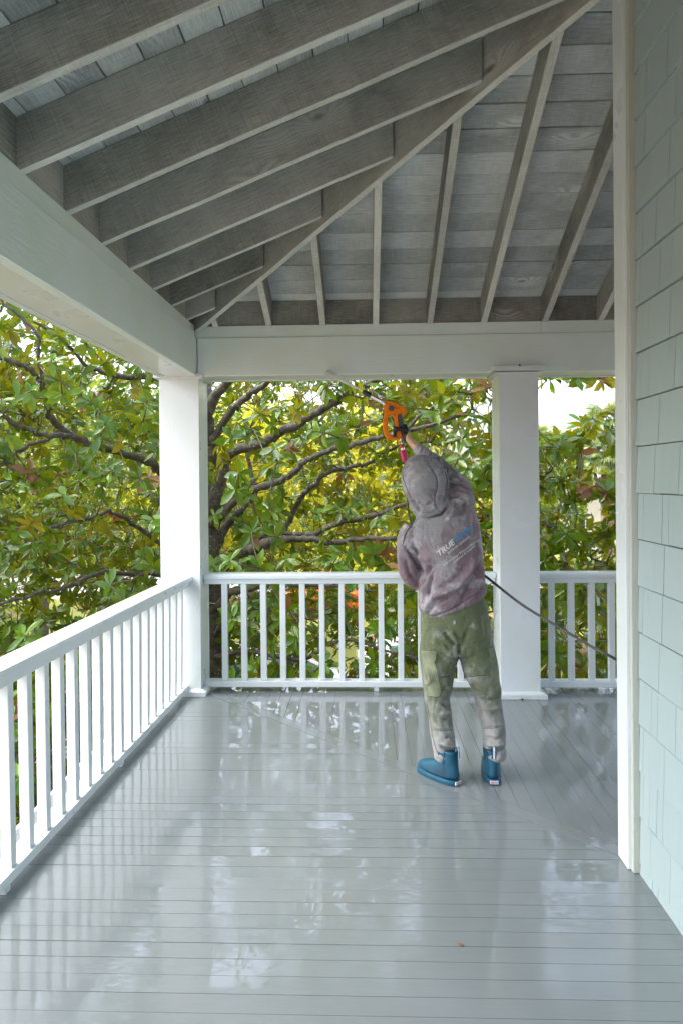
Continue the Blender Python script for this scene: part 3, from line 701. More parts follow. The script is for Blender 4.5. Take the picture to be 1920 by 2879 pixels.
lim = 2.62 - 0.30 * np.clip(0.9 - XR[:, 2], 0, 3) + rng.normal(0, .08, n_r) + (XR[:, 1] - 6.6) * .3
XR = XR[(XR[:, 0] < lim) & (XR[:, 2] < 2.28 - .10 * (XR[:, 0] - 1.3) + rng.normal(0, .07, n_r))]
C = np.vstack([C, np.array(extra), XR])
N = len(C)
# twigs from each site to a nearby limb or neighbour closer to a limb
d2 = ((C[:, None, :] - LP[None]) ** 2).sum(2); nb = d2.argmin(1); dl = np.sqrt(d2.min(1))
order = np.argsort(dl); conn = [None] * N; donepos = []
TV, TF = [], []
axis = np.zeros((N, 3))
done_idx = []
Cd = C[order]
for oi in range(N):
    i = order[oi]; p = C[i]; tgt = LP[nb[i]]; dist = dl[i]
    if oi > 0 and dist > .35:
        cand = C[order[:oi]]; dd = ((cand - p) ** 2).sum(1); j = dd.argmin()
        if dd[j] < dist * dist * .8: tgt = cand[j]
    v = p - tgt; ln = np.linalg.norm(v) + 1e-6; axis[i] = v / ln
    if ln > 1.6: tgt = p - v / ln * 1.2
    mid = (p + tgt) / 2 + np.array([random.gauss(0, .05) * ln, random.gauss(0, .05), random.uniform(-.12, .02) * ln])
    tube_geo([Vector(tgt), Vector(mid), Vector(p)], [.0085, .006, .0042], 4, TV, TF)
tw = mesh_obj('twigs', TV, TF, M_TWIG, mag, smooth=True); tw['kind'] = 'stuff'
# leaves: whorls of 6 to 10
outw = .55 * np.clip(1.15 - .35 * np.clip(C[:, 0] + 1.5, 0, 3), .2, 1.2)
axis = unit(axis * .6 + np.stack([0 * outw, -outw, 0.45 + 0 * outw], 1) + rng.normal(0, .42, (N, 3)))
cnt = rng.integers(6, 11, N); ci = np.repeat(np.arange(N), cnt); NL = len(ci)
k = np.concatenate([np.arange(c) for c in cnt]); A = axis[ci]
ref = np.tile(np.array([0.3, 0.9, 0.1]), (NL, 1)); B1 = unit(np.cross(A, ref)); B2 = np.cross(A, B1)
ang = k * 2.4 + rng.uniform(0, 6.28, N)[ci] + rng.normal(0, .2, NL); out_ = B1 * np.cos(ang)[:, None] + B2 * np.sin(ang)[:, None]
lift = rng.uniform(-0.35, 0.55, NL)
T = unit(out_ + A * lift[:, None] + np.array([0, 0, -0.12]) + rng.normal(0, .12, (NL, 3)))
U = unit(A - T * (A * T).sum(1)[:, None] + rng.normal(0, .22, (NL, 3)))
Ln = rng.uniform(.105, .19, NL); Wd = Ln * rng.uniform(.36, .46, NL)
P = C[ci] - A * (rng.uniform(0, .07, NL))[:, None]
deadc = rng.random(N) < .009; dead = deadc[ci] | (rng.random(NL) < .006)
tint = rng.random(NL) * .999; mi = dead.astype(int)
# the nearest leaves in view become single objects
rel = P + T * (Ln * .5)[:, None] - np.array([0, 0, H]); dep = rel @ np.array(CF); lpx = CX + FOC * (rel @ np.array(CR)) / dep; lpy = CY - FOC * (rel @ np.array(CU)) / dep
inview = (((lpx > 5) & (lpx < 440) & (lpy > 850) & (lpy < 1780 - lpx * .4)) | ((lpx > 600) & (lpx < 1370) & (lpy > 1085) & (lpy < 1600)) | ((lpx > 1520) & (lpx < 1730) & (lpy > 1060) & (lpy < 1900)))
score = np.where(inview, dep - Ln * 4, 99); sel = np.argsort(score)[:290]; single = np.zeros(NL, bool); single[sel] = True
r_ = ~single
cr = quads_mesh('foliage', P[r_], T[r_], U[r_], Ln[r_], Wd[r_], [M_LEAF, M_DEAD], mi[r_], tint[r_], mag); cr['kind'] = 'stuff'
protos = []
for v in range(6):
    o1 = quads_mesh('leaf', np.zeros((1, 3)), np.array([[1., 0, 0]]), np.array([[0, 0, 1.]]), np.array([1.0]), np.array([.36 + .02 * v]), [M_DEAD if v == 5 else M_LEAF], np.array([0]), np.array([v / 6]), None, curve=.06 + .03 * v)
    protos.append(o1.data); bpy.data.objects.remove(o1)
for i in sel:
    t, u = Vector(T[i]), Vector(U[i]); s_ = t.cross(u).normalized(); u = s_.cross(t)
    o1 = bpy.data.objects.new('leaf', protos[5] if dead[i] else protos[i % 5]); COL.objects.link(o1)
    Mx = Matrix((t, -s_, u)).transposed().to_4x4()     # local x = length, y = side, z = normal
    o1.matrix_world = Matrix.Translation(Vector(P[i])) @ Mx @ Matrix.Scale(Ln[i], 4)
    o1.parent = mag; o1.matrix_parent_inverse = Matrix.Translation(mag.location).inverted()

# ================================================================== TREES BEHIND
def leafy(name, label, base, height, radius, nl, mat, lsize=.11, group='broadleaf trees beyond the lawn', squash=1.0, flat=False):
    t = empty(name, label, 'tree', base, group); bx, by, bz = base
    V, F = tube_geo(catmull([Vector((bx, by, bz)), Vector((bx + .1, by, bz + height * .3)), Vector((bx - .05, by, bz + height * .6))], 4), lerp_list([.24, .17, .08], 4), 8)
    mesh_obj('trunk', V, F, M_BARK, t, smooth=True)
    cz = bz + height * .62; nblob = 26; cs = []
    for q in range(nblob):
        d = unit(rng.normal(0, 1, 3)); rr = radius * rng.uniform(.35, .85)
        cs.append((bx + d[0] * rr, by + d[1] * rr * .8, cz + d[2] * rr * height / radius * .42))
    V, F = [], []
    for c in cs[:14]:
        tube_geo(catmull([Vector((bx, by, bz + height * .3)), (Vector((bx, by, bz + height * .35)) + Vector(c)) / 2 + Vector((0, 0, -.2)), Vector(c)], 3), lerp_list([.07, .045, .015], 3), 5, V, F)
    mesh_obj('branches', V, F, M_BARK, t, smooth=True)
    cs = np.array(cs); which = rng.integers(0, nblob, nl); d = unit(rng.normal(0, 1, (nl, 3))); rad = radius * .34 * rng.uniform(.25, 1.1, nl) ** .6
    Pp = cs[which] + d * rad[:, None]; Pp = Pp[Pp[:, 2] > bz + .3]; n = len(Pp)
    Tt = unit(rng.normal(0, 1, (n, 3)) + [0, 0, -.2]); Uu = unit(rng.normal(0, 1, (n, 3)) + [0, 0, 1.2]); ll = lsize * rng.uniform(.6, 1.3, n)
    f = quads_mesh('crown', Pp, Tt, Uu, ll, ll * .6, [mat], np.zeros(n, int), rng.random(n) * .99, t, seg=2); f['kind'] = 'stuff'
    return t
leafy('broadleaf_tree', 'yellow green tree seen through the magnolia behind the spray gun', (0.9, 17.5, GZ), 7.2, 2.9, 17000, M_FAR1, .12)
leafy('broadleaf_tree', 'yellow leafed tree left of the spray gun, seen through the magnolia', (-3.3, 19.5, GZ), 7.4, 3.4, 17000, M_FAR1, .12)
leafy('broadleaf_tree', 'pale green tree beyond the left railing, behind the magnolia limbs', (-8.0, 17.0, GZ), 8.5, 3.8, 17000, M_FAR2, .13)
leafy('broadleaf_tree', 'yellowing tree left of the pale green one, beyond the left railing', (-13.0, 15.0, GZ), 9.0, 3.8, 15000, M_FAR1, .13)
leafy('broadleaf_tree', 'tall mid green tree far behind the corner post', (-5.5, 27.0, GZ), 8.0, 4.5, 15000, M_FAR2, .2)
leafy('broadleaf_tree', 'low light green tree behind the right end of the far railing', (6.0, 24.0, GZ), 6.6, 1.35, 9000, M_FAR2, .17)
leafy('broadleaf_tree', 'mid green tree at the far left edge, beyond the left railing', (-17.0, 24.0, GZ), 10.0, 5.0, 14000, M_FAR2, .2)
leafy('leafy_shrub', 'green leafy shrub on the mulch below the left railing', (-4.6, 5.6, GZ), 2.6, 1.5, 5000, M_FAR2, .11, 'shrubs below the porch')
leafy('leafy_shrub', 'yellow green shrub nearest the viewer below the left railing', (-3.9, 3.6, GZ), 2.2, 1.3, 4000, M_FAR1, .10, 'shrubs below the porch')
leafy('leafy_shrub', 'wide green shrub behind the magnolia, low beyond the left railing', (-7.4, 11.5, GZ), 3.0, 2.1, 8000, M_FAR2, .12, 'shrubs below the porch')
# hedge mass at the back
nh = 26000; xh = rng.uniform(-34, 4, nh); zh = GZ + (4.6 + .8 * np.sin(xh * .7) + .5 * np.sin(xh * 1.9)) * rng.random(nh) ** .8; yh = 33 + rng.normal(0, .5, nh) + 0.06 * xh
hd = quads_mesh('far_tree_line', np.stack([xh, yh + 6, zh], 1), unit(rng.normal(0, 1, (nh, 3))), unit(rng.normal(0, 1, (nh, 3)) + [0, -.5, 1]), .34 * rng.uniform(.6, 1.3, nh), .2 * np.ones(nh), [M_FAR2, M_FAR1], (rng.random(nh) < .45).astype(int), rng.random(nh) * .99, None, seg=2)
tag(hd, 'distant yellow green tree line beyond the road', 'tree line', kind='stuff')

# ---- palms
def palm(label, base, th, fr, nfr, scale=1.0, boots=False, tr=.17):
    t = empty('palm_tree', label, 'palm', base, 'cabbage palms beyond the lawn'); bx, by, bz = base
    M_TR = M_PTRUNK
    V, F = tube_geo([Vector((bx, by, bz + th * q / 8)) for q in range(9)], [tr * (1.15 if q == 0 else 1) for q in range(9)], 10, jit=.06)
    mesh_obj('trunk', V, F, M_TR, t, smooth=True)
    if boots:
        rows = int(th / .16)
        for rrow in range(rows):
            for q in range(7):
                a = q / 7 * 6.283 + rrow * .45; z = bz + .1 + rrow * .16; c, s_ = math.cos(a), math.sin(a)
                pb = Vector((bx + c * tr * .8, by + s_ * tr * .8, z)); side = Vector((-s_, c, 0)); outv = Vector((c, s_, 0))
                up = Vector((0, 0, 1)); 
                Vb = [pb - side * .07, pb + side * .07, pb + side * .07 - outv * .04, pb - side * .07 - outv * .04,
                      pb - side * .035 + up * .26 + outv * .16, pb + side * .035 + up * .26 + outv * .16, pb + side * .03 + up * .28 + outv * .12, pb - side * .03 + up * .28 + outv * .12]
                mesh_obj('boot', Vb, HF, M_TR, t)
    top = Vector((bx, by, bz + th))
    for q in range(nfr):
        a = q * 2.4; el = 1.25 - 1.9 * (q / nfr); dirh = Vector((math.cos(a), math.sin(a), 0))
        stem = [top + (dirh * math.cos(el) + Vector((0, 0, math.sin(el)))) * (fr * .5 * s_) + Vector((0, 0, -.10 * fr * s_ * s_)) for s_ in (0, .5, 1)]
        V, F = tube_geo(stem, [.02, .014, .01], 4); 
        st = mesh_obj('frond_stem', V, F, M_PALM, t, smooth=True)
        hub = stem[-1]; fd = (stem[-1] - stem[-2]).normalized(); sd_ = fd.cross(Vector((0, 0, 1))).normalized(); nn = 34
        aa = np.linspace(-1.9, 1.9, nn); Tt = np.array([tuple(fd * math.cos(x_) + sd_ * math.sin(x_) + Vector((0, 0, -.12 - .1 * random.random()))) for x_ in aa]); Tt = unit(Tt)
        ll = fr * .62 * (.75 + .25 * np.cos(aa)) * rng.uniform(.9, 1.1, nn); un = fd.cross(sd_) * -1; un = un if un.z > 0 else -un
        bl_ = quads_mesh('frond', np.tile(np.array(hub), (nn, 1)), Tt, np.tile(np.array(un), (nn, 1)) + rng.normal(0, .1, (nn, 3)), ll, np.full(nn, .055 * scale), [M_PALM], np.zeros(nn, int), rng.random(nn) * .9, t, curve=.35)
    return t
M_PTRUNK = m_simple('palm_trunk', (0.20, 0.13, 0.09), 0.85, var=.45, sc=9, bump=.8)
pt = W(1712, 1190, 30); palm('tall palm with a round crown rising above the magnolia, right of the square post', (pt.x, 30, GZ), pt.z - GZ, 1.35, 30, 1.2, tr=.16)
pt = W(1700, 1275, 26); palm('lower palm standing in front of the tall one, right of the square post', (pt.x, 26, GZ), pt.z - GZ, 1.0, 26, 1.1, tr=.16)
pt = W(1668, 1600, 17); palm('short palm whose fan leaves show just over the right railing', (pt.x - .3, 18.5, GZ), 1.9, 1.5, 22, 1.0, tr=.2)
pt = WZ(1712, 1740, GZ); pt = W(1712, 1700, 19); palm('palm with a rough booted trunk, seen between the right balusters', (pt.x, 19, GZ), 2.0, 1.3, 20, 1.0, boots=True, tr=.24)

# ---- neighbour house
hs_ = empty('neighbour_house', 'grey roofed house with pale and brick walls far behind the palms', 'house', (13, 46, GZ))
M_HW = m_simple('cream_wall', (0.55, 0.50, 0.42), .8, sc=1); M_RF = m_simple('grey_shingle_roof', (0.30, 0.30, 0.29), .85, sc=6); M_BR = m_simple('pink_brick', (0.42, 0.24, 0.19), .85, sc=8)
M_GLASS = m_simple('dark_window_glass', (0.03, 0.04, 0.045), .08)
hx0_, hx1_, hy0, hy1, ze = 9.5, 24.0, 45.0, 54.0, 1.6
box('wall', hx0_, 17.0, hy0, hy1, GZ, ze, M_HW, hs_); box('brick_wall', 17.0, hx1_, hy0 - .6, hy1, GZ, ze, M_BR, hs_)
rz = 5.4; e_ = .6
mesh_obj('roof', [(hx0_ - e_, hy0 - e_ - .6, ze), (hx1_ + e_, hy0 - e_ - .6, ze), (hx1_ + e_, hy1 + e_, ze), (hx0_ - e_, hy1 + e_, ze), (hx0_ + 4.2, 49.3, rz), (hx1_ - 4.2, 49.3, rz)],
         [(0, 1, 5, 4), (1, 2, 5), (2, 3, 4, 5), (3, 0, 4), (3, 2, 1, 0)], M_RF, hs_)
for wx, yy in ((10.4, hy0), (12.6, hy0), (14.8, hy0), (18.2, hy0 - .6), (20.8, hy0 - .6)):
    for wz in (-2.0, -.2):
        f = box('window', wx, wx + 1.1, yy - .06, yy - .002, wz, wz + 1.3, M_WHITE, hs_)
        pn = box('pane', wx + .08, wx + 1.02, yy - .075, yy - .061, wz + .08, wz + 1.22, M_GLASS, None); pn.parent = f
        pn.matrix_parent_inverse = Matrix.Translation(hs_.location); pn.matrix_parent_inverse = Matrix.Identity(4)

# ---- cars
M_TYRE = m_simple('tyre_rubber', (0.02, 0.02, 0.02), .8); M_RIM = m_simple('alloy_rim', (0.5, 0.5, 0.5), .3, .9)
M_CGLASS = m_simple('car_glass', (0.03, 0.07, 0.06), .05, coat=1)
M_LAMP = m_simple('lamp_lens', (0.7, 0.7, 0.7), .1)
def car(label, loc, rz, mat):
    c = empty('parked_car', label, 'car', (0, 0, 0), 'cars parked below the porch')
    def place(o): 
        return o
    L_ = [(-2.25, .55, .80, .42), (-2.2, .50, .85, .30), (-1.5, .52, .92, .22), (0, .52, .95, .22), (1.3, .52, .92, .22), (2.1, .45, .80, .25), (2.28, .45, .62, .35)]
    rings = []
    hts = [(-2.28, .45, .80, .72), (-2.15, .32, .98, .82), (-1.4, .25, 1.02, .90), (-.4, .22, 1.0, .91), (.9, .22, .98, .91), (1.6, .25, .90, .88), (2.15, .30, .78, .78), (2.32, .42, .62, .60)]
    for x_, zlo, zhi, hw_ in hts: rings.append((Vector((x_, 0, (zlo + zhi) / 2)), Vector((0, hw_, 0)), Vector((0, 0, (zhi - zlo) / 2))))
    V, F = ring_geo(rings, 20, p=4); parts = [mesh_obj('body', V, F, mat, c, smooth=True)]
    rings = [(Vector((x_, 0, z_)), Vector((0, hw_, 0)), Vector((0, 0, .02 + h_))) for x_, z_, hw_, h_ in ((-1.95, .98, .70, .0), (-1.2, 1.18, .68, .22), (-.2, 1.22, .68, .25), (.4, 1.18, .68, .22), (1.25, .96, .72, .0))]
    V, F = ring_geo(rings, 20, p=4); parts.append(mesh_obj('window_glass', V, F, M_CGLASS, c, smooth=True))
    rings = [(Vector((x_, 0, z_)), Vector((0, hw_, 0)), Vector((0, 0, .03))) for x_, z_, hw_ in ((-1.15, 1.41, .60), (-.2, 1.47, .63), (.42, 1.40, .60))]
    V, F = ring_geo(rings, 20, p=4); parts.append(mesh_obj('roof', V, F, mat, c, smooth=True))
    for sy in (-1, 1):
        V, F = tube_geo([Vector((-1.95, sy * .66, .99)), Vector((-1.15, sy * .60, 1.41)), Vector((.42, sy * .60, 1.41)), Vector((1.28, sy * .68, .96))], [.04] * 4, 6); parts.append(mesh_obj('pillar', V, F, mat, c))
        V, F = tube_geo([Vector((-.35, sy * .70, .98)), Vector((-.35, sy * .63, 1.42))], [.04] * 2, 6); parts.append(mesh_obj('pillar', V, F, mat, c))
        rings = [(Vector((2.16, sy * .58, .66)), Vector((0, .16, 0)), Vector((0, 0, .08))), (Vector((2.27, sy * .52, .64)), Vector((0, .12, 0)), Vector((0, 0, .05)))]
        V, F = ring_geo(rings, 12); parts.append(mesh_obj('headlight', V, F, M_LAMP, c, smooth=True))
        for wx in (-1.35, 1.42):
            V, F = tube_geo([Vector((wx, sy * .70, .33)), Vector((wx, sy * .93, .33))], [.33] * 2, 20); wh = mesh_obj('wheel', V, F, M_TYRE, c)
            V, F = tube_geo([Vector((wx, sy * .92, .33)), Vector((wx, sy * .945, .33))], [.2] * 2, 16); rm = mesh_obj('rim', V, F, M_RIM, c); parts += [wh, rm]
    c.location = loc; c.rotation_euler = (0, 0, rz)
    return c
M_CARW = m_simple('white_car_paint', (0.75, 0.77, 0.80), .2, coat=1, var=.02); M_CARR = m_simple('red_car_paint', (0.75, 0.09, 0.03), .25, coat=1, var=.05)
car('white car parked below the corner post, seen through the balusters', (-2.7, 13.4, GZ + .012), math.radians(-152), M_CARW)
car('white car parked under the magnolia, behind the balusters left of the person', (0.9, 14.6, GZ + .012), math.radians(-80), M_CARW)
car('bright orange red car parked further out on the lawn', (-1.1, 25.0, GZ), math.radians(8), M_CARR)

# ================================================================== PERSON
PY = 3.85
def Q(px, py, dY=0.0): return W(px, py, PY + dY)
def z5(a, b): return (1050 + .2978 * a, 1050 + .2978 * b)
def z6(a, b): return (1120 + .2596 * a, 1650 + .2596 * b)
def z9(a, b): return (980 + .1658 * a, 1060 + .1658 * b)
def mpp(dY=0.0): return (PY + dY) / FOC
def evaluated(name, V, F, voxel, smooth_it, mat, parent, smooth_f=0.5):
    o = mesh_obj(name, V, F, mat, None)
    m = o.modifiers.new('r', 'REMESH'); m.mode = 'VOXEL'; m.voxel_size = voxel; m.use_smooth_shade = True
    m = o.modifiers.new('s', 'SMOOTH'); m.iterations = smooth_it; m.factor = smooth_f
    bpy.context.view_layer.update(); dg = bpy.context.evaluated_depsgraph_get()
    me = bpy.data.meshes.new_from_object(o.evaluated_get(dg)); bpy.data.objects.remove(o)
    me.name = name
    if not me.materials: me.materials.append(mat)
    me.polygons.foreach_set('use_smooth', [True] * len(me.polygons))
    o = bpy.data.objects.new(name, me); link(o, parent)
    if parent is not None and parent.type == 'EMPTY': o.matrix_parent_inverse = Matrix.Translation(parent.location).inverted()
    return o
def to_px(co):
    rel = co - np.array([0, 0, H]); d = rel @ np.array(CF)
    return np.stack([CX + FOC * (rel @ np.array(CR)) / d, CY - FOC * (rel @ np.array(CU)) / d], 1)
def folds(o, strokes, namp, nsc):
    me = o.data; n = len(me.vertices); co = np.empty(n * 3, np.float32); me.vertices.foreach_get('co', co); co = co.reshape(-1, 3).astype(float)
    nr = np.array([tuple(v.normal) for v in me.vertices]); px = to_px(co); disp = np.zeros(n)
    face = np.clip(-nr[:, 1] * 1.5 + .2, 0, 1)
    for pts, A_, w_ in strokes:
        pts = [np.array(p) for p in pts]; best = np.full(n, 1e9)
        L_ = sum(np.linalg.norm(pts[i + 1] - pts[i]) for i in range(len(pts) - 1)); acc = 0; tt = np.zeros(n)
        for i in range(len(pts) - 1):
            a_, b2 = pts[i], pts[i + 1]; ab = b2 - a_; ll = np.linalg.norm(ab) + 1e-9
            t_ = np.clip(((px - a_) @ ab) / (ll * ll), 0, 1); d_ = np.linalg.norm(px - (a_ + t_[:, None] * ab), axis=1)
            u_ = d_ < best; tt[u_] = (acc + t_[u_] * ll) / L_; best = np.minimum(best, d_); acc += ll
        taper = np.clip(np.minimum(tt, 1 - tt) * 5, 0.25, 1)
        disp += A_ * np.exp(-(best / w_) ** 2) * taper * face
    for i in range(n):
        c = co[i]
        v = Vector((c[0] * nsc, c[1] * nsc, c[2] * nsc * .8)); disp[i] += namp * mnoise.noise(v) + namp * .5 * mnoise.noise(v * 2.3) + namp * .8 * (1 - 2 * abs(mnoise.noise(v * .8 + Vector((5, 1, 2)))))
    co += nr * disp[:, None]; me.vertices.foreach_set('co', co.ravel().astype(np.float32)); me.update()
def bvh_of(o):
    me = o.data; return BVHTree.FromPolygons([v.co.copy() for v in me.vertices], [tuple(p.vertices) for p in me.polygons])
CAM = Vector((0, 0, H))
def on_surface(bvh, px, py, off, last=[None]):
    d = ray(px, py).normalized(); hit, nrm, idx, dist = bvh.ray_cast(CAM, d)
    if hit is None:
        p = W(px, py, last[0] if last[0] else PY); q, nn, idx, dd = bvh.find_nearest(p); return q + nn * off
    last[0] = hit.y
    return hit - d * off
person = empty('person', 'person in a hooded bleach stained grey sweatshirt, olive cargo trousers and blue boots, arm raised, seen from behind', 'person', (0.57, 3.8, 0))
person['label'] = 'person in stained grey hoodie, olive cargo trousers and blue boots, arm raised with spray gun'
# --- cloth materials
def m_cloth(name, kind):
    m, n, b, o = mat_new(name); g = G(n); p = g.pos()
    a = g.noise(p, 5.0, 4, 0.62, 0.6); c = g.noise(g.vmath('ADD', p, (3.1, 7, 2)), 9, 5, 0.7, 0.4); sp_ = g.node('ShaderNodeSeparateXYZ'); g.put(sp_.inputs[0], p); Z = sp_.outputs[2]
    wv = g.noise(g.scale(p, (260, 260, 260)), 1, 2)
    if kind == 'hoodie':
        low = g.math('MULTIPLY_ADD', Z, -1.6, 2.45)
        pm = g.math('ADD', g.math('MULTIPLY', g.math('SUBTRACT', a, .5), 3.2), low, clamp=True)
        base = g.mix(pm, (0.27, 0.265, 0.285), (0.21, 0.125, 0.155))
        base = g.mix(g.ramp(c, [(0.50, 0.0), (0.62, 0.85)]), base, (0.43, 0.42, 0.45))
        base = g.mix(g.ramp(g.noise(p, 13, 4, .6), [(0.35, .55), (0.5, 0.0)]), base, (0.14, 0.10, 0.12))
        d1 = g.ramp(g.voro(p, 45), [(0.10, 0.6), (0.20, 0.0)]); low2 = g.math('MULTIPLY_ADD', Z, -2.4, 2.9, clamp=True)
        base = g.mix(g.math('MULTIPLY', d1, low2), base, (0.46, 0.40, 0.43))
        rough = 0.85
    elif kind == 'trouser':
        low = g.math('MULTIPLY_ADD', Z, -2.4, 1.45)
        pm = g.math('ADD', g.math('MULTIPLY', g.math('SUBTRACT', a, .5), 2.6), low, clamp=True)
        base = g.mix(pm, (0.125, 0.155, 0.075), (0.36, 0.36, 0.36))
        base = g.mix(g.ramp(c, [(0.54, 0.0), (0.66, 0.75)]), base, (0.42, 0.42, 0.41))
        base = g.mix(g.ramp(g.noise(p, 15, 4, .6), [(0.33, .5), (0.5, 0.0)]), base, (0.075, 0.092, 0.05))
        d1 = g.ramp(g.voro(g.scale(p, (1, 1, .55)), 9), [(0.045, 0.9), (0.07, 0.0)]); base = g.mix(d1, base, (0.42, 0.42, 0.47))
        rough = 0.85
    g.put(b.inputs['Base Color'], g.mix(g.math('MULTIPLY', wv, .3), base, (0.1, 0.1, 0.1))); b.inputs['Roughness'].default_value = rough
    b.inputs['Sheen Weight'].default_value = 0.15; b.inputs['Specular IOR Level'].default_value = 0.25
    cr_ = g.math('ADD', g.noise(p, 22, 4, .65, 1.6), g.math('MULTIPLY', g.noise(g.scale(p, (1, 1, .6)), 9, 2, .5, 2.5), 2.0))
    g.put(b.inputs['Normal'], g.bump(g.math('ADD', g.math('MULTIPLY', wv, .16), cr_), .6, .010)); return m
M_HOOD = m_cloth('bleached_grey_fleece', 'hoodie'); M_TROU = m_cloth('bleached_olive_canvas', 'trouser')
M_SEAM = m_simple('olive_seam', (0.055, 0.065, 0.03), .8); M_POCKET = m_simple('worn_olive_pocket', (0.20, 0.225, 0.145), .85, var=.35, sc=14, bump=.4)
M_SKIN = m_simple('skin', (0.62, 0.37, 0.26), .5, var=.08, sc=25)
M_GLOVE = m_simple('black_nitrile', (0.012, 0.012, 0.015), .35, sc=60, bump=.5)
M_BOOT = m_simple('blue_rubber_boot', (0.003, 0.075, 0.135), .45, sc=12, var=.5, coat=.1)
M_BOOT2 = m_simple('blue_boot_gusset', (0.006, 0.085, 0.15), .55, sc=30)
# --- rings from the outline
def ring(cx, cy, hw, tilt, dh, dY=0.0, dz=0.0):
    c = Q(cx, cy, dY); k = hw * mpp(dY) / math.sqrt(1 + tilt * tilt)
    return (c, Vector((k, 0, -k * tilt)), Vector((0, dh, dz)))
V, F = ring_geo([ring(1280, 1690, 80, -.40, .105, 0, .02), ring(1278, 1700, 90, -.40, .112, 0, .02), ring(1276, 1694, 96, -.40, .128, 0, .02), ring(1268, 1668, 98, -.36, .135, 0, .015), ring(1267, 1630, 92, -.26, .135),
                 ring(1268, 1585, 88, -.22, .13), ring(1262, 1540, 91, -.20, .13, 0), ring(1250, 1496, 98, -.20, .125, .0), ring(1243, 1462, 95, -.27, .112, .01),
                 ring(1240, 1436, 74, -.32, .09, .015), ring(1226, 1415, 44, -.3, .07, .02)], 36)
ring_geo([ring(1216, 1458, 44, 0, .085, .0), ring(1211, 1440, 50, 0, .098, .01), ring(1205, 1408, 57, 0, .116, .02), ring(1199, 1378, 65, 0, .130, .03), ring(1193, 1348, 66, 0, .136, .03), ring(1190, 1318, 60, 0, .124, .03),
          ring(1187, 1297, 48, 0, .098, .035), ring(1184, 1285, 32, 0, .065, .04), ring(1182, 1279, 12, 0, .03, .04)], 32, V, F, p=2.1)
arm = [(1300, 1432, 37, .0), (1296, 1398, 37, .03), (1286, 1370, 34, .07), (1262, 1345, 30, .13), (1229, 1311, 26, .21), (1199, 1284, 21, .28), (1182, 1268, 17.5, .32), (1173, 1259, 16.5, .335)]
tube_geo(catmull([Q(a_, b2, d_) for a_, b2, r_2, d_ in arm], 3), lerp_list([r_2 * mpp(d_) for a_, b2, r_2, d_ in arm], 3), 16, V, F)
arm2 = [(1160, 1482, 26, 0), (1146, 1515, 29, 0), (1146, 1560, 31, 0), (1151, 1602, 30, .01), (1163, 1628, 26, .05), (1185, 1634, 21, .14), (1203, 1626, 18, .23)]
tube_geo(catmull([Q(a_, b2, d_) for a_, b2, r_2, d_ in arm2], 3), lerp_list([r_2 * mpp(d_) for a_, b2, r_2, d_ in arm2], 3), 16, V, F)
hood = evaluated('hoodie', V, F, .0052, 7, M_HOOD, person)
def S(f, pts, A_, w_): k_ = .2978 if f is z5 else .2596; return ([f(*p) for p in pts], A_ * 2.0, w_ * k_ * .85)
folds(hood, [S(z5, [(640, 885), (700, 890), (780, 950)], -.010, 14), S(z5, [(690, 950), (760, 960), (860, 1040)], -.011, 14), S(z5, [(715, 1030), (800, 1030), (910, 1090)], -.010, 14),
    S(z5, [(700, 1130), (800, 1085), (940, 1140)], -.009, 15), S(z5, [(700, 1000), (800, 1000), (900, 1065)], .008, 13), S(z5, [(680, 915), (740, 920), (820, 980)], .008, 12),
    S(z5, [(560, 700), (540, 780)], -.007, 14), S(z5, [(600, 730), (620, 830)], -.007, 14), S(z5, [(480, 680), (440, 770)], -.004, 9), S(z5, [(710, 1160), (800, 1150), (900, 1200)], -.008, 18),
    S(z5, [(770, 1250), (730, 1340), (690, 1400)], .008, 30), S(z5, [(860, 1190), (870, 1290), (800, 1330)], -.008, 26), S(z5, [(940, 1200), (930, 1400), (950, 1560)], .006, 24),
    S(z5, [(300, 1640), (390, 1760), (440, 1850), (475, 1960), (440, 2015)], -.014, 17), S(z5, [(500, 1800), (530, 1840), (490, 1900)], -.014, 22), S(z5, [(330, 1650), (450, 1740), (560, 1780)], .009, 26),
    S(z5, [(430, 1362), (310, 1500), (270, 1640)], -.0035, 7), S(z5, [(985, 1690), (900, 1880), (770, 2030), (570, 2110), (450, 2230)], .012, 34), S(z5, [(1000, 1760), (940, 1950), (860, 2090), (790, 2210)], -.013, 26),
    S(z5, [(1030, 1850), (970, 2040), (900, 2140)], .008, 24), S(z5, [(740, 2090), (600, 2150), (480, 2290)], -.011, 22), S(z5, [(560, 1890), (520, 2000), (510, 2120)], -.011, 24), S(z5, [(480, 1990), (450, 2100), (440, 2200)], .008, 24),
    S(z5, [(880, 1800), (740, 1960), (600, 2030)], -.006, 26), S(z5, [(405, 1350), (520, 1372), (640, 1325), (725, 1215)], -.013, 11), S(z5, [(500, 820), (545, 900), (590, 980), (600, 1080), (575, 1180), (590, 1270), (635, 1315)], -.005, 6),
    S(z5, [(520, 790), (640, 860), (690, 990), (680, 1110), (640, 1200)], -.005, 8), S(z5, [(400, 1200), (490, 1250), (580, 1205)], -.006, 16), S(z5, [(430, 1300), (520, 1300), (600, 1240)], .006, 20),
    S(z5, [(560, 1100), (620, 1060)], -.004, 10), S(z5, [(660, 1230), (690, 1150), (715, 1060)], -.010, 16), S(z5, [(330, 800), (275, 900), (275, 980), (310, 1080), (360, 1200)], -.005, 6), S(z5, [(360, 1180), (400, 1250), (450, 1320)], -.008, 16),
    S(z5, [(440, 2265), (560, 2290), (720, 2235), (900, 2120), (1060, 1995)], -.006, 8), S(z5, [(240, 1700), (270, 1850), (340, 1950)], .005, 26), S(z5, [(300, 1740), (330, 1880), (400, 1960)], -.006, 20)], .0032, 9)
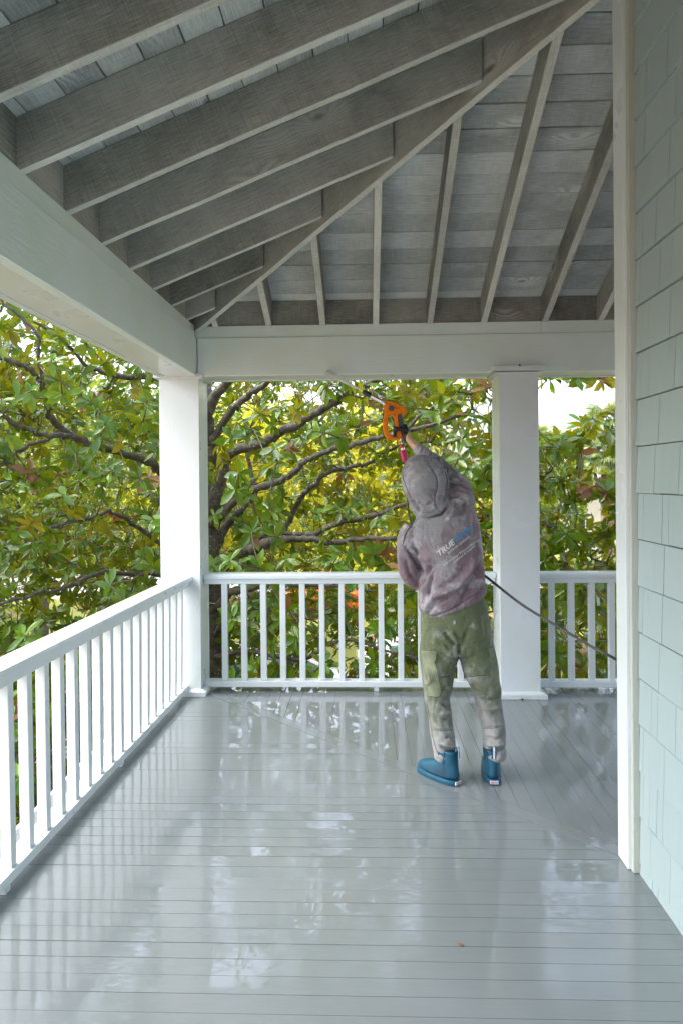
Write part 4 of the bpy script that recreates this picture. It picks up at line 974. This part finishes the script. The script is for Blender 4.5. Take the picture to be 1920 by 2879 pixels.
# trousers
def rr(f, y_, a_, b_, dh, dY=0.0, dz=0.0, tilt=0.0):
    (x0_, yy), (x1_, _) = f(a_, y_), f(b_, y_); return ring((x0_ + x1_) / 2, yy, (x1_ - x0_) / 2, tilt, dh, dY, dz)
V, F = ring_geo([rr(z6, 100, 300, 905, .105, 0, 0, -.2), rr(z6, 250, 245, 955, .12), rr(z6, 400, 243, 985, .128), rr(z6, 520, 240, 1005, .13), rr(z6, 620, 240, 1015, .125), rr(z6, 690, 245, 1020, .115), rr(z6, 730, 300, 980, .09)], 36)
ring_geo([rr(z6, 560, 240, 640, .10), rr(z6, 700, 236, 652, .112), rr(z6, 780, 236, 640, .11), rr(z6, 850, 242, 605, .105), rr(z6, 950, 252, 588, .10, .005), rr(z6, 1050, 268, 578, .096, .01), rr(z6, 1150, 278, 560, .09, .015), rr(z6, 1220, 284, 545, .086, .02),
          rr(z6, 1300, 300, 563, .085, .015), rr(z6, 1400, 325, 572, .085, .01), rr(z6, 1500, 342, 582, .083, 0), rr(z6, 1600, 352, 603, .08, -.01), rr(z6, 1700, 368, 606, .075, -.02), rr(z6, 1780, 385, 632, .078, -.025), rr(z6, 1850, 392, 560, .07, -.02, 0, .15), rr(z6, 1905, 400, 480, .05, .02)], 26, V, F)
ring_geo([rr(z6, 560, 640, 1010, .10), rr(z6, 700, 655, 1032, .112), rr(z6, 780, 660, 1048, .11), rr(z6, 850, 682, 1062, .105), rr(z6, 950, 720, 1078, .10, .005), rr(z6, 1050, 760, 1092, .096, .01), rr(z6, 1150, 805, 1106, .09, .015), rr(z6, 1220, 833, 1108, .088, .02),
          rr(z6, 1300, 846, 1122, .086, .015), rr(z6, 1400, 872, 1136, .085, .01), rr(z6, 1500, 905, 1143, .082, 0), rr(z6, 1600, 914, 1148, .078, -.01), rr(z6, 1700, 926, 1146, .074, -.02), rr(z6, 1770, 924, 1160, .077, -.025), rr(z6, 1820, 935, 1156, .072, -.03), rr(z6, 1850, 985, 1150, .06, -.03)], 26, V, F)
trou = evaluated('trousers', V, F, .0055, 6, M_TROU, person)
folds(trou, [S(z6, [(660, 600), (655, 770)], -.016, 22), S(z6, [(470, 470), (570, 590), (650, 650)], -.011, 26), S(z6, [(560, 470), (640, 600)], .008, 26), S(z6, [(740, 470), (700, 600), (670, 680)], -.008, 26),
    S(z6, [(330, 560), (480, 640), (600, 760)], .007, 34), S(z6, [(430, 985), (575, 958)], -.004, 8), S(z6, [(740, 975), (980, 955)], -.004, 8), S(z6, [(350, 1550), (575, 1552)], -.005, 8), S(z6, [(915, 1530), (1140, 1508)], -.005, 8),
    S(z6, [(470, 1260), (530, 1290), (565, 1300)], -.010, 22), S(z6, [(440, 1380), (520, 1370), (570, 1350)], .008, 22), S(z6, [(470, 1440), (550, 1430)], -.009, 20), S(z6, [(320, 1280), (360, 1500), (400, 1750), (440, 1860)], -.005, 7),
    S(z6, [(500, 1640), (560, 1620), (605, 1640)], -.009, 20), S(z6, [(430, 1720), (520, 1770), (630, 1785)], -.011, 18), S(z6, [(470, 1700), (560, 1730), (620, 1740)], .010, 16), S(z6, [(400, 1800), (480, 1830), (560, 1800)], -.009, 16),
    S(z6, [(840, 1230), (880, 1330), (900, 1450)], -.009, 20), S(z6, [(860, 1210), (960, 1240), (1100, 1200)], -.009, 22), S(z6, [(900, 1290), (1000, 1330), (1110, 1300)], .008, 26), S(z6, [(930, 1630), (1040, 1660), (1145, 1620)], -.010, 20), S(z6, [(930, 1700), (1040, 1720), (1150, 1700)], .009, 18),
    S(z6, [(930, 1760), (1040, 1770), (1155, 1750)], -.011, 16), S(z6, [(700, 850), (760, 950), (800, 1080)], .007, 30), S(z6, [(480, 1060), (540, 1140), (540, 1230)], -.007, 24), S(z6, [(900, 300), (930, 480), (940, 560)], .005, 16), S(z6, [(300, 880), (350, 1000), (300, 1080)], .006, 24)], .0045, 11)
# --- patches (pockets) laid on the cloth
def patch(name, poly, bvh, off, mat, parent, thick=.003, edge=True):
    bm = bmesh.new(); vs = [bm.verts.new((x_, y_, 0)) for x_, y_ in poly]; bm.faces.new(vs)
    for _ in range(3):
        bmesh.ops.triangulate(bm, faces=bm.faces[:]); bmesh.ops.subdivide_edges(bm, edges=[e2 for e2 in bm.edges if e2.calc_length() > 4], cuts=1, use_grid_fill=True)
    bmesh.ops.triangulate(bm, faces=bm.faces[:])
    for v in bm.verts: v.co = on_surface(bvh, v.co.x, v.co.y, off)
    r = bmesh.ops.extrude_face_region(bm, geom=bm.faces[:])
    for v in r['geom']:
        if isinstance(v, bmesh.types.BMVert): v.co += (CAM - v.co).normalized() * thick
    bmesh.ops.recalc_face_normals(bm, faces=bm.faces[:])
    me = bpy.data.meshes.new(name); bm.to_mesh(me); bm.free(); me.materials.append(mat)
    o = bpy.data.objects.new(name, me); link(o, parent); return o
bt = bvh_of(trou)
def Z6(l): return [z6(*p) for p in l]
patch('cargo_pocket', Z6([(250, 800), (385, 805), (412, 900), (455, 1100), (455, 1150), (425, 1193), (302, 1180), (268, 1000)]), bt, .001, M_POCKET, trou)
patch('pocket_flap', Z6([(246, 690), (405, 692), (403, 790), (372, 828), (262, 820), (247, 780)]), bt, .007, M_POCKET, trou)
patch('back_pocket', Z6([(768, 292), (935, 258), (965, 330), (985, 545), (850, 600), (825, 600), (785, 560)]), bt, .002, M_TROU, trou, .004)
patch('cargo_pocket', Z6([(978, 760), (1030, 790), (1055, 900), (1085, 1060), (1085, 1125), (1058, 1138), (1015, 1080), (992, 950)]), bt, .001, M_POCKET, trou)
patch('pocket_flap', Z6([(966, 672), (1015, 660), (1032, 720), (1026, 775), (990, 765)]), bt, .007, M_POCKET, trou)
def seam(pts, bvh, r, mat, parent, name='seam', f=z6):
    P2 = [Vector((*f(*p), 0)) for p in pts]; P2 = catmull(P2, 6); V, F = tube_geo([on_surface(bvh, p.x, p.y, .0005) for p in P2], r, 5); return mesh_obj(name, V, F, mat, parent, smooth=True)
for l in ([(768, 292), (790, 560), (828, 602), (985, 545)], [(772, 355), (950, 318)], [(246, 690), (405, 692)], [(412, 900), (455, 1100), (455, 1150), (425, 1195), (302, 1180)], [(345, 1550), (470, 1562), (575, 1548)], [(915, 1532), (1030, 1530), (1140, 1506)],
          [(430, 985), (575, 958)], [(740, 975), (985, 955)], [(300, 1240), (340, 1450), (370, 1650), (440, 1850)]): seam(l, bt, .0013, M_SEAM, trou)
V, F = tube_geo([on_surface(bt, *z6(903, 288), -.004), on_surface(bt, *z6(903, 288), .006)], [.007, .007], 10); mesh_obj('button', V, F, M_CLIP, trou)
# hoodie seams
M_HSEAM = m_simple('grey_stitching', (0.10, 0.085, 0.095), .9); bh = bvh_of(hood)
for l in ([(430, 1362), (340, 1450), (290, 1540), (270, 1640)], [(500, 820), (545, 900), (590, 980), (600, 1080), (575, 1180), (590, 1270), (635, 1312)], [(440, 2265), (560, 2290), (720, 2235), (900, 2120), (1050, 2000)], [(560, 785), (640, 860), (692, 990), (684, 1110)],
          [(330, 800), (278, 900), (275, 980), (310, 1080), (350, 1180)]): seam(l, bh, .0018, M_HSEAM, hood, f=z5)
# --- lettering on the back
M_TW = m_simple('white_print', (0.55, 0.60, 0.58), .7); M_TB = m_simple('blue_print', (0.01, 0.25, 0.55), .7)
def glyphs(text, x0_, y0_, x1_, y1_, mat, bvh, parent, size_px, shear=.0, bold=0.0, name='lettering', off=.0012):
    cu = bpy.data.curves.new('t', 'FONT'); cu.body = text; cu.size = 1.0; cu.shear = shear; cu.offset = bold; cu.resolution_u = 2
    o = bpy.data.objects.new('t', cu); COL.objects.link(o); bpy.context.view_layer.update()
    me = bpy.data.meshes.new_from_object(o.evaluated_get(bpy.context.evaluated_depsgraph_get())); bpy.data.objects.remove(o); me.name = name
    bm = bmesh.new(); bm.from_mesh(me); bmesh.ops.triangulate(bm, faces=bm.faces[:])
    xsv = [v.co.x for v in bm.verts]; wd = max(xsv) - min(xsv); mn = min(xsv); L_ = math.hypot(x1_ - x0_, y1_ - y0_); ux, uy = (x1_ - x0_) / L_, (y1_ - y0_) / L_
    for v in bm.verts:
        a_ = (v.co.x - mn) / wd * L_; b_ = v.co.y * size_px; px, py = x0_ + ux * a_ + uy * b_, y0_ + uy * a_ - ux * b_
        v.co = on_surface(bvh, px, py, off)
    bm.to_mesh(me); bm.free(); me.materials.clear(); me.materials.append(mat); o = bpy.data.objects.new(name, me); link(o, parent); return o
glyphs('TRUE', *z5(622, 1722), *z5(775, 1600), M_TW, bh, hood, 21, .3, .022)
glyphs('WASH', *z5(785, 1592), *z5(948, 1462), M_TB, bh, hood, 21, .3, .022)
glyphs('EXTERIOR CLEANING', *z5(706, 1706), *z5(905, 1548), M_TW, bh, hood, 8.5, 0, .012)
glyphs('Soft Washing / Pressure Washing', *z5(662, 1820), *z5(995, 1575), M_TW, bh, hood, 9.5, .12, .008)
glyphs('Licensed & Insured', *z5(755, 1792), *z5(962, 1632), M_TW, bh, hood, 9.5, .12, .008)
# --- body under the clothes
def skin_chain(pts, r, n=12): return catmull(pts, 3), lerp_list(r, 3)
V, F = [], []
def bt_(pts, r, seg=12):
    a_, b_ = skin_chain(pts, r); tube_geo(a_, b_, seg, V, F)
bt_([Q(1288, 1800), Q(1275, 1720), Q(1262, 1600, .01), Q(1245, 1500, .01), Q(1225, 1440, .02), Q(1208, 1400, .03)], [.10, .105, .10, .10, .055, .05])
bt_([Q(1212, 1420, .03), Q(1200, 1380, .035), Q(1195, 1345, .04), Q(1190, 1312, .04)], [.05, .08, .095, .06])
bt_([Q(1240, 1460), Q(1296, 1400, .03), Q(1262, 1345, .13), Q(1229, 1311, .21), Q(1173, 1259, .33), Q(1150, 1237, .36), Q(1140, 1215, .37)], [.05, .05, .045, .036, .026, .021, .022])
bt_([Q(1240, 1480), Q(1172, 1500, .02), Q(1146, 1560, .02), Q(1155, 1608, .03), Q(1203, 1626, .23), Q(1222, 1620, .30)], [.035, .022, .022, .022, .020, .022])
bt_([Q(1265, 1800), Q(1232, 1850, .0), Q(1228, 1950, .02), Q(1240, 2050, 0), Q(1258, 2130, -.03), Q(1240, 2170, .02)], [.075, .075, .052, .045, .033, .03])
bt_([Q(1305, 1800), Q(1345, 1850, .0), Q(1370, 1950, .02), Q(1387, 2050, 0), Q(1390, 2130, -.04), Q(1392, 2170, .02)], [.075, .075, .052, .045, .033, .03])
hc = Q(1193, 1350, .12)      # nose, ears, chin on the hidden side of the head
tube_geo([hc, hc + Vector((0, .03, -.02))], [.02, .014], 8, V, F)
tube_geo([hc + Vector((0, -.03, -.07)), hc + Vector((0, .0, -.085))], [.035, .02], 8, V, F)
evaluated('body', V, F, .007, 3, M_SKIN, person)
# --- gloved hands
def hand(name, origin, par):
    V, F = [], []
    def Z(a_, b_, d_): x_, y_ = z9(a_, b_); return W(x_, y_, PY + .37 + d_) + origin
    s9 = .1658 * (PY + .37) / FOC
    def ch(l, seg=10): P2 = [Z(a_, b_, d_) for a_, b_, d_, r2 in l]; tube_geo(catmull(P2, 3), lerp_list([r2 * s9 for a_, b_, d_, r2 in l], 3), seg, V, F)
    ch([(1010, 1062, .0, 62), (985, 1020, .0, 66), (960, 950, .004, 78), (948, 880, .006, 72), (940, 825, .006, 46), (935, 800, .006, 25)], 14)
    ch([(985, 1000, .02, 60), (955, 930, .024, 60), (945, 860, .022, 45)], 12)
    ch([(960, 960, -.008, 44), (915, 890, -.024, 40), (850, 878, -.030, 34), (790, 895, -.026, 32), (765, 925, -.018, 28)])      # thumb
    for q, y_ in enumerate((838, 886, 940, 992)):
        ln = (1.0, 1.08, 1.02, .86)[q]
        ch([(940, y_ + 12, .020, 32), (870, y_, .036, 29), (805 - 10 * ln, y_ - 4, .030, 27), (778 - 6 * ln, y_ + 4, .012, 25), (775, y_ + 12, -.004, 22), (790, y_ + 16, -.014, 18)])
    g_ = evaluated(name, V, F, .0028, 4, M_GLOVE, par); folds(g_, [], .0009, 70); return g_
hand('glove', Vector((0, 0, 0)), person)
hand('glove', Q(1232, 1612, .30) - W(*z9(950, 900), PY + .37), person)
# --- boots
def boot(origin, ang, lean=0.0):
    ca, sa = math.cos(ang), math.sin(ang)      # foot points along +Y turned by ang (positive = towards -X)
    fx, fy = Vector((-sa, ca, 0)), Vector((ca, sa, 0))
    def rg(z, c, hl, hw_, tl=0.0): return (origin + fx * c + Vector((0, 0, z)), fx * hl + Vector((0, 0, tl)), fy * hw_)
    sole = ring_geo([rg(.001, .135, .140, .047), rg(.004, .135, .143, .050), rg(.022, .135, .143, .0512), rg(.026, .135, .141, .050)], 30, p=2.6)
    up = ring_geo([rg(.026, .135, .141, .050), rg(.045, .134, .138, .050), rg(.062, .132, .134, .049, -.003), rg(.080, .124, .124, .047, -.008), rg(.098, .100, .098, .044, -.012), (rg(.114, .076, .072, .042, -.010)), rg(.135, .062, .058, .042), rg(.160, .060, .060, .046), rg(.178, .060, .061, .048), rg(.176, .060, .052, .040)], 30, p=2.3)
    o = mesh_obj('boot', *up, M_BOOT, person, smooth=True)
    ss = o.modifiers.new('sub', 'SUBSURF'); ss.levels = ss.render_levels = 1
    so = mesh_obj('sole', *sole, M_BOOT2, o, smooth=True)
    for sd2 in (-1, 1):
        gs = [origin + fx * c + fy * (sd2 * (w2)) + Vector((0, 0, z)) for c, z, w2 in ((.045, .174, .0475), (.098, .168, .045), (.080, .115, .043), (.058, .105, .0435))]
        gv = gs + [p + fy * sd2 * .0025 for p in gs]; mesh_obj('gusset', gv, HF, M_BOOT2, o)
    # pull tab at the heel
    b0 = origin + fx * -.004; tab = [b0 + Vector((0, 0, .140)) - fx * .004, b0 + Vector((0, 0, .185)) - fx * .006, b0 + Vector((0, 0, .202)) + fx * .002, b0 + Vector((0, 0, .195)) + fx * .014, b0 + Vector((0, 0, .165)) + fx * .016]
    for nm, hw2, off, mt in (('pull_tab', .012, 0, M_BOOT2), ('pull_tab_stripe', .0045, .0016, M_WHITE)):
        V2 = []; 
        for p in tab: V2 += [p - fy * hw2 - fx * off, p + fy * hw2 - fx * off, p + fy * hw2 - fx * (off - .0012), p - fy * hw2 - fx * (off - .0012)]
        F2 = [(i * 4 + k2, i * 4 + (k2 + 1) % 4, i * 4 + 4 + (k2 + 1) % 4, i * 4 + 4 + k2) for i in range(len(tab) - 1) for k2 in range(4)]
        mesh_obj(nm, V2, F2, mt, o)
    # heel label
    lb = origin - fx * .0125 + Vector((0, 0, .016)); lp = [lb + fy * a_ + Vector((0, 0, b_)) + fx * (.0012 + abs(a_) * .12) for a_, b_ in ((-.022, -.008), (.022, -.008), (.022, .009), (-.022, .009))]
    mesh_obj('heel_label', [p + fx * .006 for p in lp] + lp, HF, M_WHITE, o)
    for txt, x0_, x1_, mt in (('XTRA', -.019, .002, M_RED), ('TUF', .003, .019, M_BLU)):
        cu = bpy.data.curves.new('t', 'FONT'); cu.body = txt; cu.size = 1; cu.offset = .02; cu.resolution_u = 1; oo = bpy.data.objects.new('t', cu); COL.objects.link(oo); bpy.context.view_layer.update()
        me = bpy.data.meshes.new_from_object(oo.evaluated_get(bpy.context.evaluated_depsgraph_get())); bpy.data.objects.remove(oo); me.name = 'lettering'
        xv = [v.co.x for v in me.vertices]; mn, mx = min(xv), max(xv)
        for v in me.vertices:
            a_ = x0_ + (v.co.x - mn) / (mx - mn) * (x1_ - x0_); v.co = lb + fy * a_ + Vector((0, 0, -.0055 + v.co.y * .016)) + fx * (.0012 + abs(a_) * .12 - .0008)
        me.materials.clear(); me.materials.append(mt); link(bpy.data.objects.new('lettering', me), o)
M_RED = m_simple('red_print', (0.7, 0.03, 0.03), .5); M_BLU = m_simple('blue_label_print', (0.02, 0.05, 0.4), .5)
b1 = WZ(1290, 2212, 0.0); boot(b1 + Vector((-.008, .012, 0)), math.radians(42)); b2_ = WZ(1389, 2210, 0.0); boot(b2_ + Vector((0, .012, 0)), math.radians(-3))

# ================================================================== SPRAY GUN
YG = PY + .375; sg = YG / FOC
M_ORANGE = m_simple('orange_plastic', (0.88, 0.21, 0.0), .45, var=.05, spec=.2); M_GREYR = m_simple('grey_rubber', (0.06, 0.065, 0.07), .6); M_STEEL = m_simple('polished_steel', (0.7, 0.7, 0.7), .18, 1.0); M_BLK = m_simple('black_plastic', (0.015, 0.015, 0.015), .3)
gun = empty('spray_gun', 'orange trigger spray gun with black nozzle, held up in a black glove', 'spray gun', tuple(W(*z9(850, 700), YG)))
def plate(name, loops, thick, bev, mat, par, dY=0.0):
    cu = bpy.data.curves.new('c', 'CURVE'); cu.dimensions = '2D'; cu.fill_mode = 'BOTH'; cu.extrude = thick / 2 - bev; cu.bevel_depth = bev; cu.bevel_resolution = 2
    for lp in loops:
        P2 = []; n2 = len(lp); q = [Vector((*p, 0)) for p in lp]
        for i in range(n2):
            a_, b_, c_, d_ = q[i - 1], q[i], q[(i + 1) % n2], q[(i + 2) % n2]
            for k2 in range(4):
                t = k2 / 4; P2.append(0.5 * ((2 * b_) + (c_ - a_) * t + (2 * a_ - 5 * b_ + 4 * c_ - d_) * t * t + (3 * b_ - a_ - 3 * c_ + d_) * t ** 3))
        sp_ = cu.splines.new('POLY'); sp_.points.add(len(P2) - 1); sp_.use_cyclic_u = True
        for pt_, p in zip(sp_.points, P2): pt_.co = (p.x * sg * .1658, -p.y * sg * .1658, 0, 1)
    o = bpy.data.objects.new('c', cu); COL.objects.link(o); bpy.context.view_layer.update()
    me = bpy.data.meshes.new_from_object(o.evaluated_get(bpy.context.evaluated_depsgraph_get())); bpy.data.objects.remove(o); me.name = name
    org = W(*z9(0, 0), YG + dY)
    for v in me.vertices: v.co = org + CR * v.co.x + CU * v.co.y - Vector((0, 1, 0)) * v.co.z
    me.materials.clear(); me.materials.append(mat); o = bpy.data.objects.new(name, me); link(o, par); o.matrix_parent_inverse = Matrix.Translation(par.location).inverted(); return o
plate('gun_body', [[(622, 428), (700, 432), (820, 470), (900, 520), (945, 572), (946, 622), (905, 640), (896, 690), (905, 780), (905, 850), (880, 900), (882, 960), (905, 1044), (800, 1048), (700, 1046), (640, 1012), (605, 930), (592, 800), (602, 690), (626, 600), (603, 530), (602, 460)],
                   [(655, 650), (690, 628), (740, 648), (776, 695), (792, 780), (790, 860), (808, 930), (812, 1005), (742, 1016), (682, 978), (648, 900), (638, 780)]], .030, .006, M_ORANGE, gun)
plate('grip_pad', [[(835, 652), (880, 648), (900, 700), (915, 790), (912, 850), (852, 850), (842, 750)]], .036, .004, M_GREYR, gun)
plate('trigger', [[(715, 645), (745, 655), (790, 740), (795, 850), (775, 840), (765, 760)]], .012, .003, M_BLK, gun)
def tz(name, pts, r, mat, seg=14, par=gun, dY=0.0):
    P2 = [W(*z9(a_, b_), YG + dY) for a_, b_ in pts]; rl = [x_ * sg * .1658 for x_ in (r if hasattr(r, '__len__') else [r] * len(pts))]
    V, F = tube_geo(P2, rl, seg); return mesh_obj(name, V, F, mat, par, smooth=False)
tz('knob', [(718, 537), (718.1, 537.1)], [1, 1], M_GREYR)
V, F = tube_geo([W(*z9(718, 537), YG) + Vector((0, -.014, 0)), W(*z9(718, 537), YG) + Vector((0, -.022, 0)), W(*z9(718, 537), YG) + Vector((0, -.024, 0))], [.0165, .0165, .009], 20); bpy.data.objects.remove([o for o in gun.children if o.name.startswith('knob')][0]); mesh_obj('knob', V, F, M_GREYR, gun, smooth=False)
for a_, b_ in ((636, 450), (832, 538), (878, 622), (772, 640), (820, 1026), (886, 1022)):
    p = W(*z9(a_, b_), YG); V, F = tube_geo([p + Vector((0, -.013, 0)), p + Vector((0, -.0158, 0))], [.0035] * 2, 10); mesh_obj('screw', V, F, M_BLK, gun)
for a_, b_ in ((682, 468), (694, 472), (790, 525), (804, 532)):
    p = W(*z9(a_, b_), YG); box('vent_slot', p.x - .0010, p.x + .0010, p.y - .0158, p.y - .0150, p.z - .005, p.z + .005, M_BLK, gun)
tz('barrel', [(620, 460), (600, 448), (580, 437)], [30, 30, 28], M_STEEL); tz('swivel_nut', [(590, 440), (540, 410), (515, 395)], [36, 40, 36], M_STEEL, 6)
tz('barrel', [(530, 402), (450, 358), (370, 318)], [36, 36, 36], M_STEEL); tz('brass_ring', [(378, 322), (358, 310)], [40, 40], m_simple('brass', (0.35, 0.2, 0.08), .3, 1.0))
tz('nozzle', [(368, 318), (340, 300), (270, 258), (236, 240)], [44, 46, 42, 26], M_BLK)
tz('side_rod', [(612, 355), (560, 325), (470, 270), (300, 184)], [10, 12, 14, 9], M_STEEL, dY=.01); tz('rod_bracket', [(560, 325), (500, 292)], [42, 42], M_STEEL, 8, dY=.005)
tz('inlet_fitting', [(878, 1045), (885, 1085)], [18, 18], M_STEEL); tz('blue_tape', [(885, 1085), (893, 1110)], [25, 25], m_simple('blue_tape', (0.05, 0.25, 0.5), .5)); tz('inlet_fitting', [(893, 1110), (898, 1140)], [22, 22], M_STEEL)

# hose
M_HOSE = m_simple('dark_grey_hose', (0.055, 0.06, 0.06), .45); M_MAG = m_simple('magenta_hose_sleeve', (0.55, 0.02, 0.13), .45); M_REDR = m_simple('red_coupling', (0.42, 0.03, 0.03), .4, .3)
hose = empty('pressure_hose', 'dark hose sagging from the person across the square post to the house corner, magenta sleeve under the gun', 'hose', tuple(Q(1362, 1621, .1)))
hose['label'] = 'dark hose running from the spray gun past the square post to the house corner'
hp_ = [W(*z9(955, 1420), YG), W(1142, 1340, YG + .02), W(1150, 1450, YG + .02), W(1185, 1560, YG + .0), Q(1236, 1606, .34), Q(1300, 1612, .26), Q(1345, 1612, .13), Q(1375, 1629, .03)]
hp_ += [W(1466, 1700, 3.72), W(1581, 1770, 3.56), W(1660, 1817, 3.46), W(1739, 1859, 3.38)]
e0 = hp_[-1]; hp_ += [e0 + Vector((.35, .05, -.22)), e0 + Vector((.8, .15, -.50)), e0 + Vector((1.3, .2, -.76)), Vector((e0.x + 1.8, e0.y + .2, .012)), Vector((e0.x + 2.6, e0.y + .1, .012))]
P2 = catmull(hp_, 6); V, F = tube_geo(P2, [.0068] * len(P2), 12); mesh_obj('hose_line', V, F, M_HOSE, hose, smooth=True)
def th(name, pts, r, mat):
    P2 = [W(*z9(a_, b_), YG) for a_, b_ in pts]; V, F = tube_geo(P2, [x_ * sg * .1658 for x_ in r], 14); mesh_obj(name, V, F, mat, hose)
th('coupling', [(898, 1140), (899, 1150), (902, 1190), (904, 1200)], [34, 45, 45, 34], M_REDR); th('coupling', [(904, 1200), (912, 1240)], [38, 38], M_STEEL)
n2 = 15; th('hose_sleeve', [(914 + 3.1 * q, 1238 + 14 * q) for q in range(n2)], [48 + 4 * (q % 2) for q in range(n2)], M_MAG)

# water jet
mj, nn_, bb, oo_ = mat_new('water_spray'); g = G(nn_); bb.inputs['Base Color'].default_value = (.9, .93, .95, 1); bb.inputs['Roughness'].default_value = .4
tp = nn_.nodes.new('ShaderNodeBsdfTransparent'); mx = nn_.nodes.new('ShaderNodeMixShader'); g.put(mx.inputs[0], g.math('MULTIPLY_ADD', g.noise(g.pos(), 60, 3), .3, .42)); nn_.links.new(tp.outputs[0], mx.inputs[1]); nn_.links.new(bb.outputs[0], mx.inputs[2]); nn_.links.new(mx.outputs[0], oo_.inputs[0])
j0 = W(*z9(238, 240), YG); j1 = W(925, 1049, D - .012)
V, F = tube_geo([j0.lerp(j1, t) for t in (0, .25, .6, 1)], [.0045, .009, .016, .024], 12); js = mesh_obj('water_spray', V, F, mj, None, smooth=True)
tag(js, 'thin white jet of water from the nozzle to the beam', 'water jet', kind='stuff')
# tan scrap on the deck
sc_ = WZ(1292, 2655, .004); V, F = ring_geo([(sc_ + Vector((-.008, .008, 0)), Vector((.003, .003, 0)), Vector((0, 0, .002))), (sc_ + Vector((0, 0, .001)), Vector((.005, .004, 0)), Vector((0, 0, .003))), (sc_ + Vector((.008, -.007, 0)), Vector((.003, .002, 0)), Vector((0, 0, .002)))], 8)
tag(mesh_obj('leaf_scrap', V, F, M_DEAD, None), 'tiny tan leaf scrap lying on the near floor boards', 'leaf scrap')
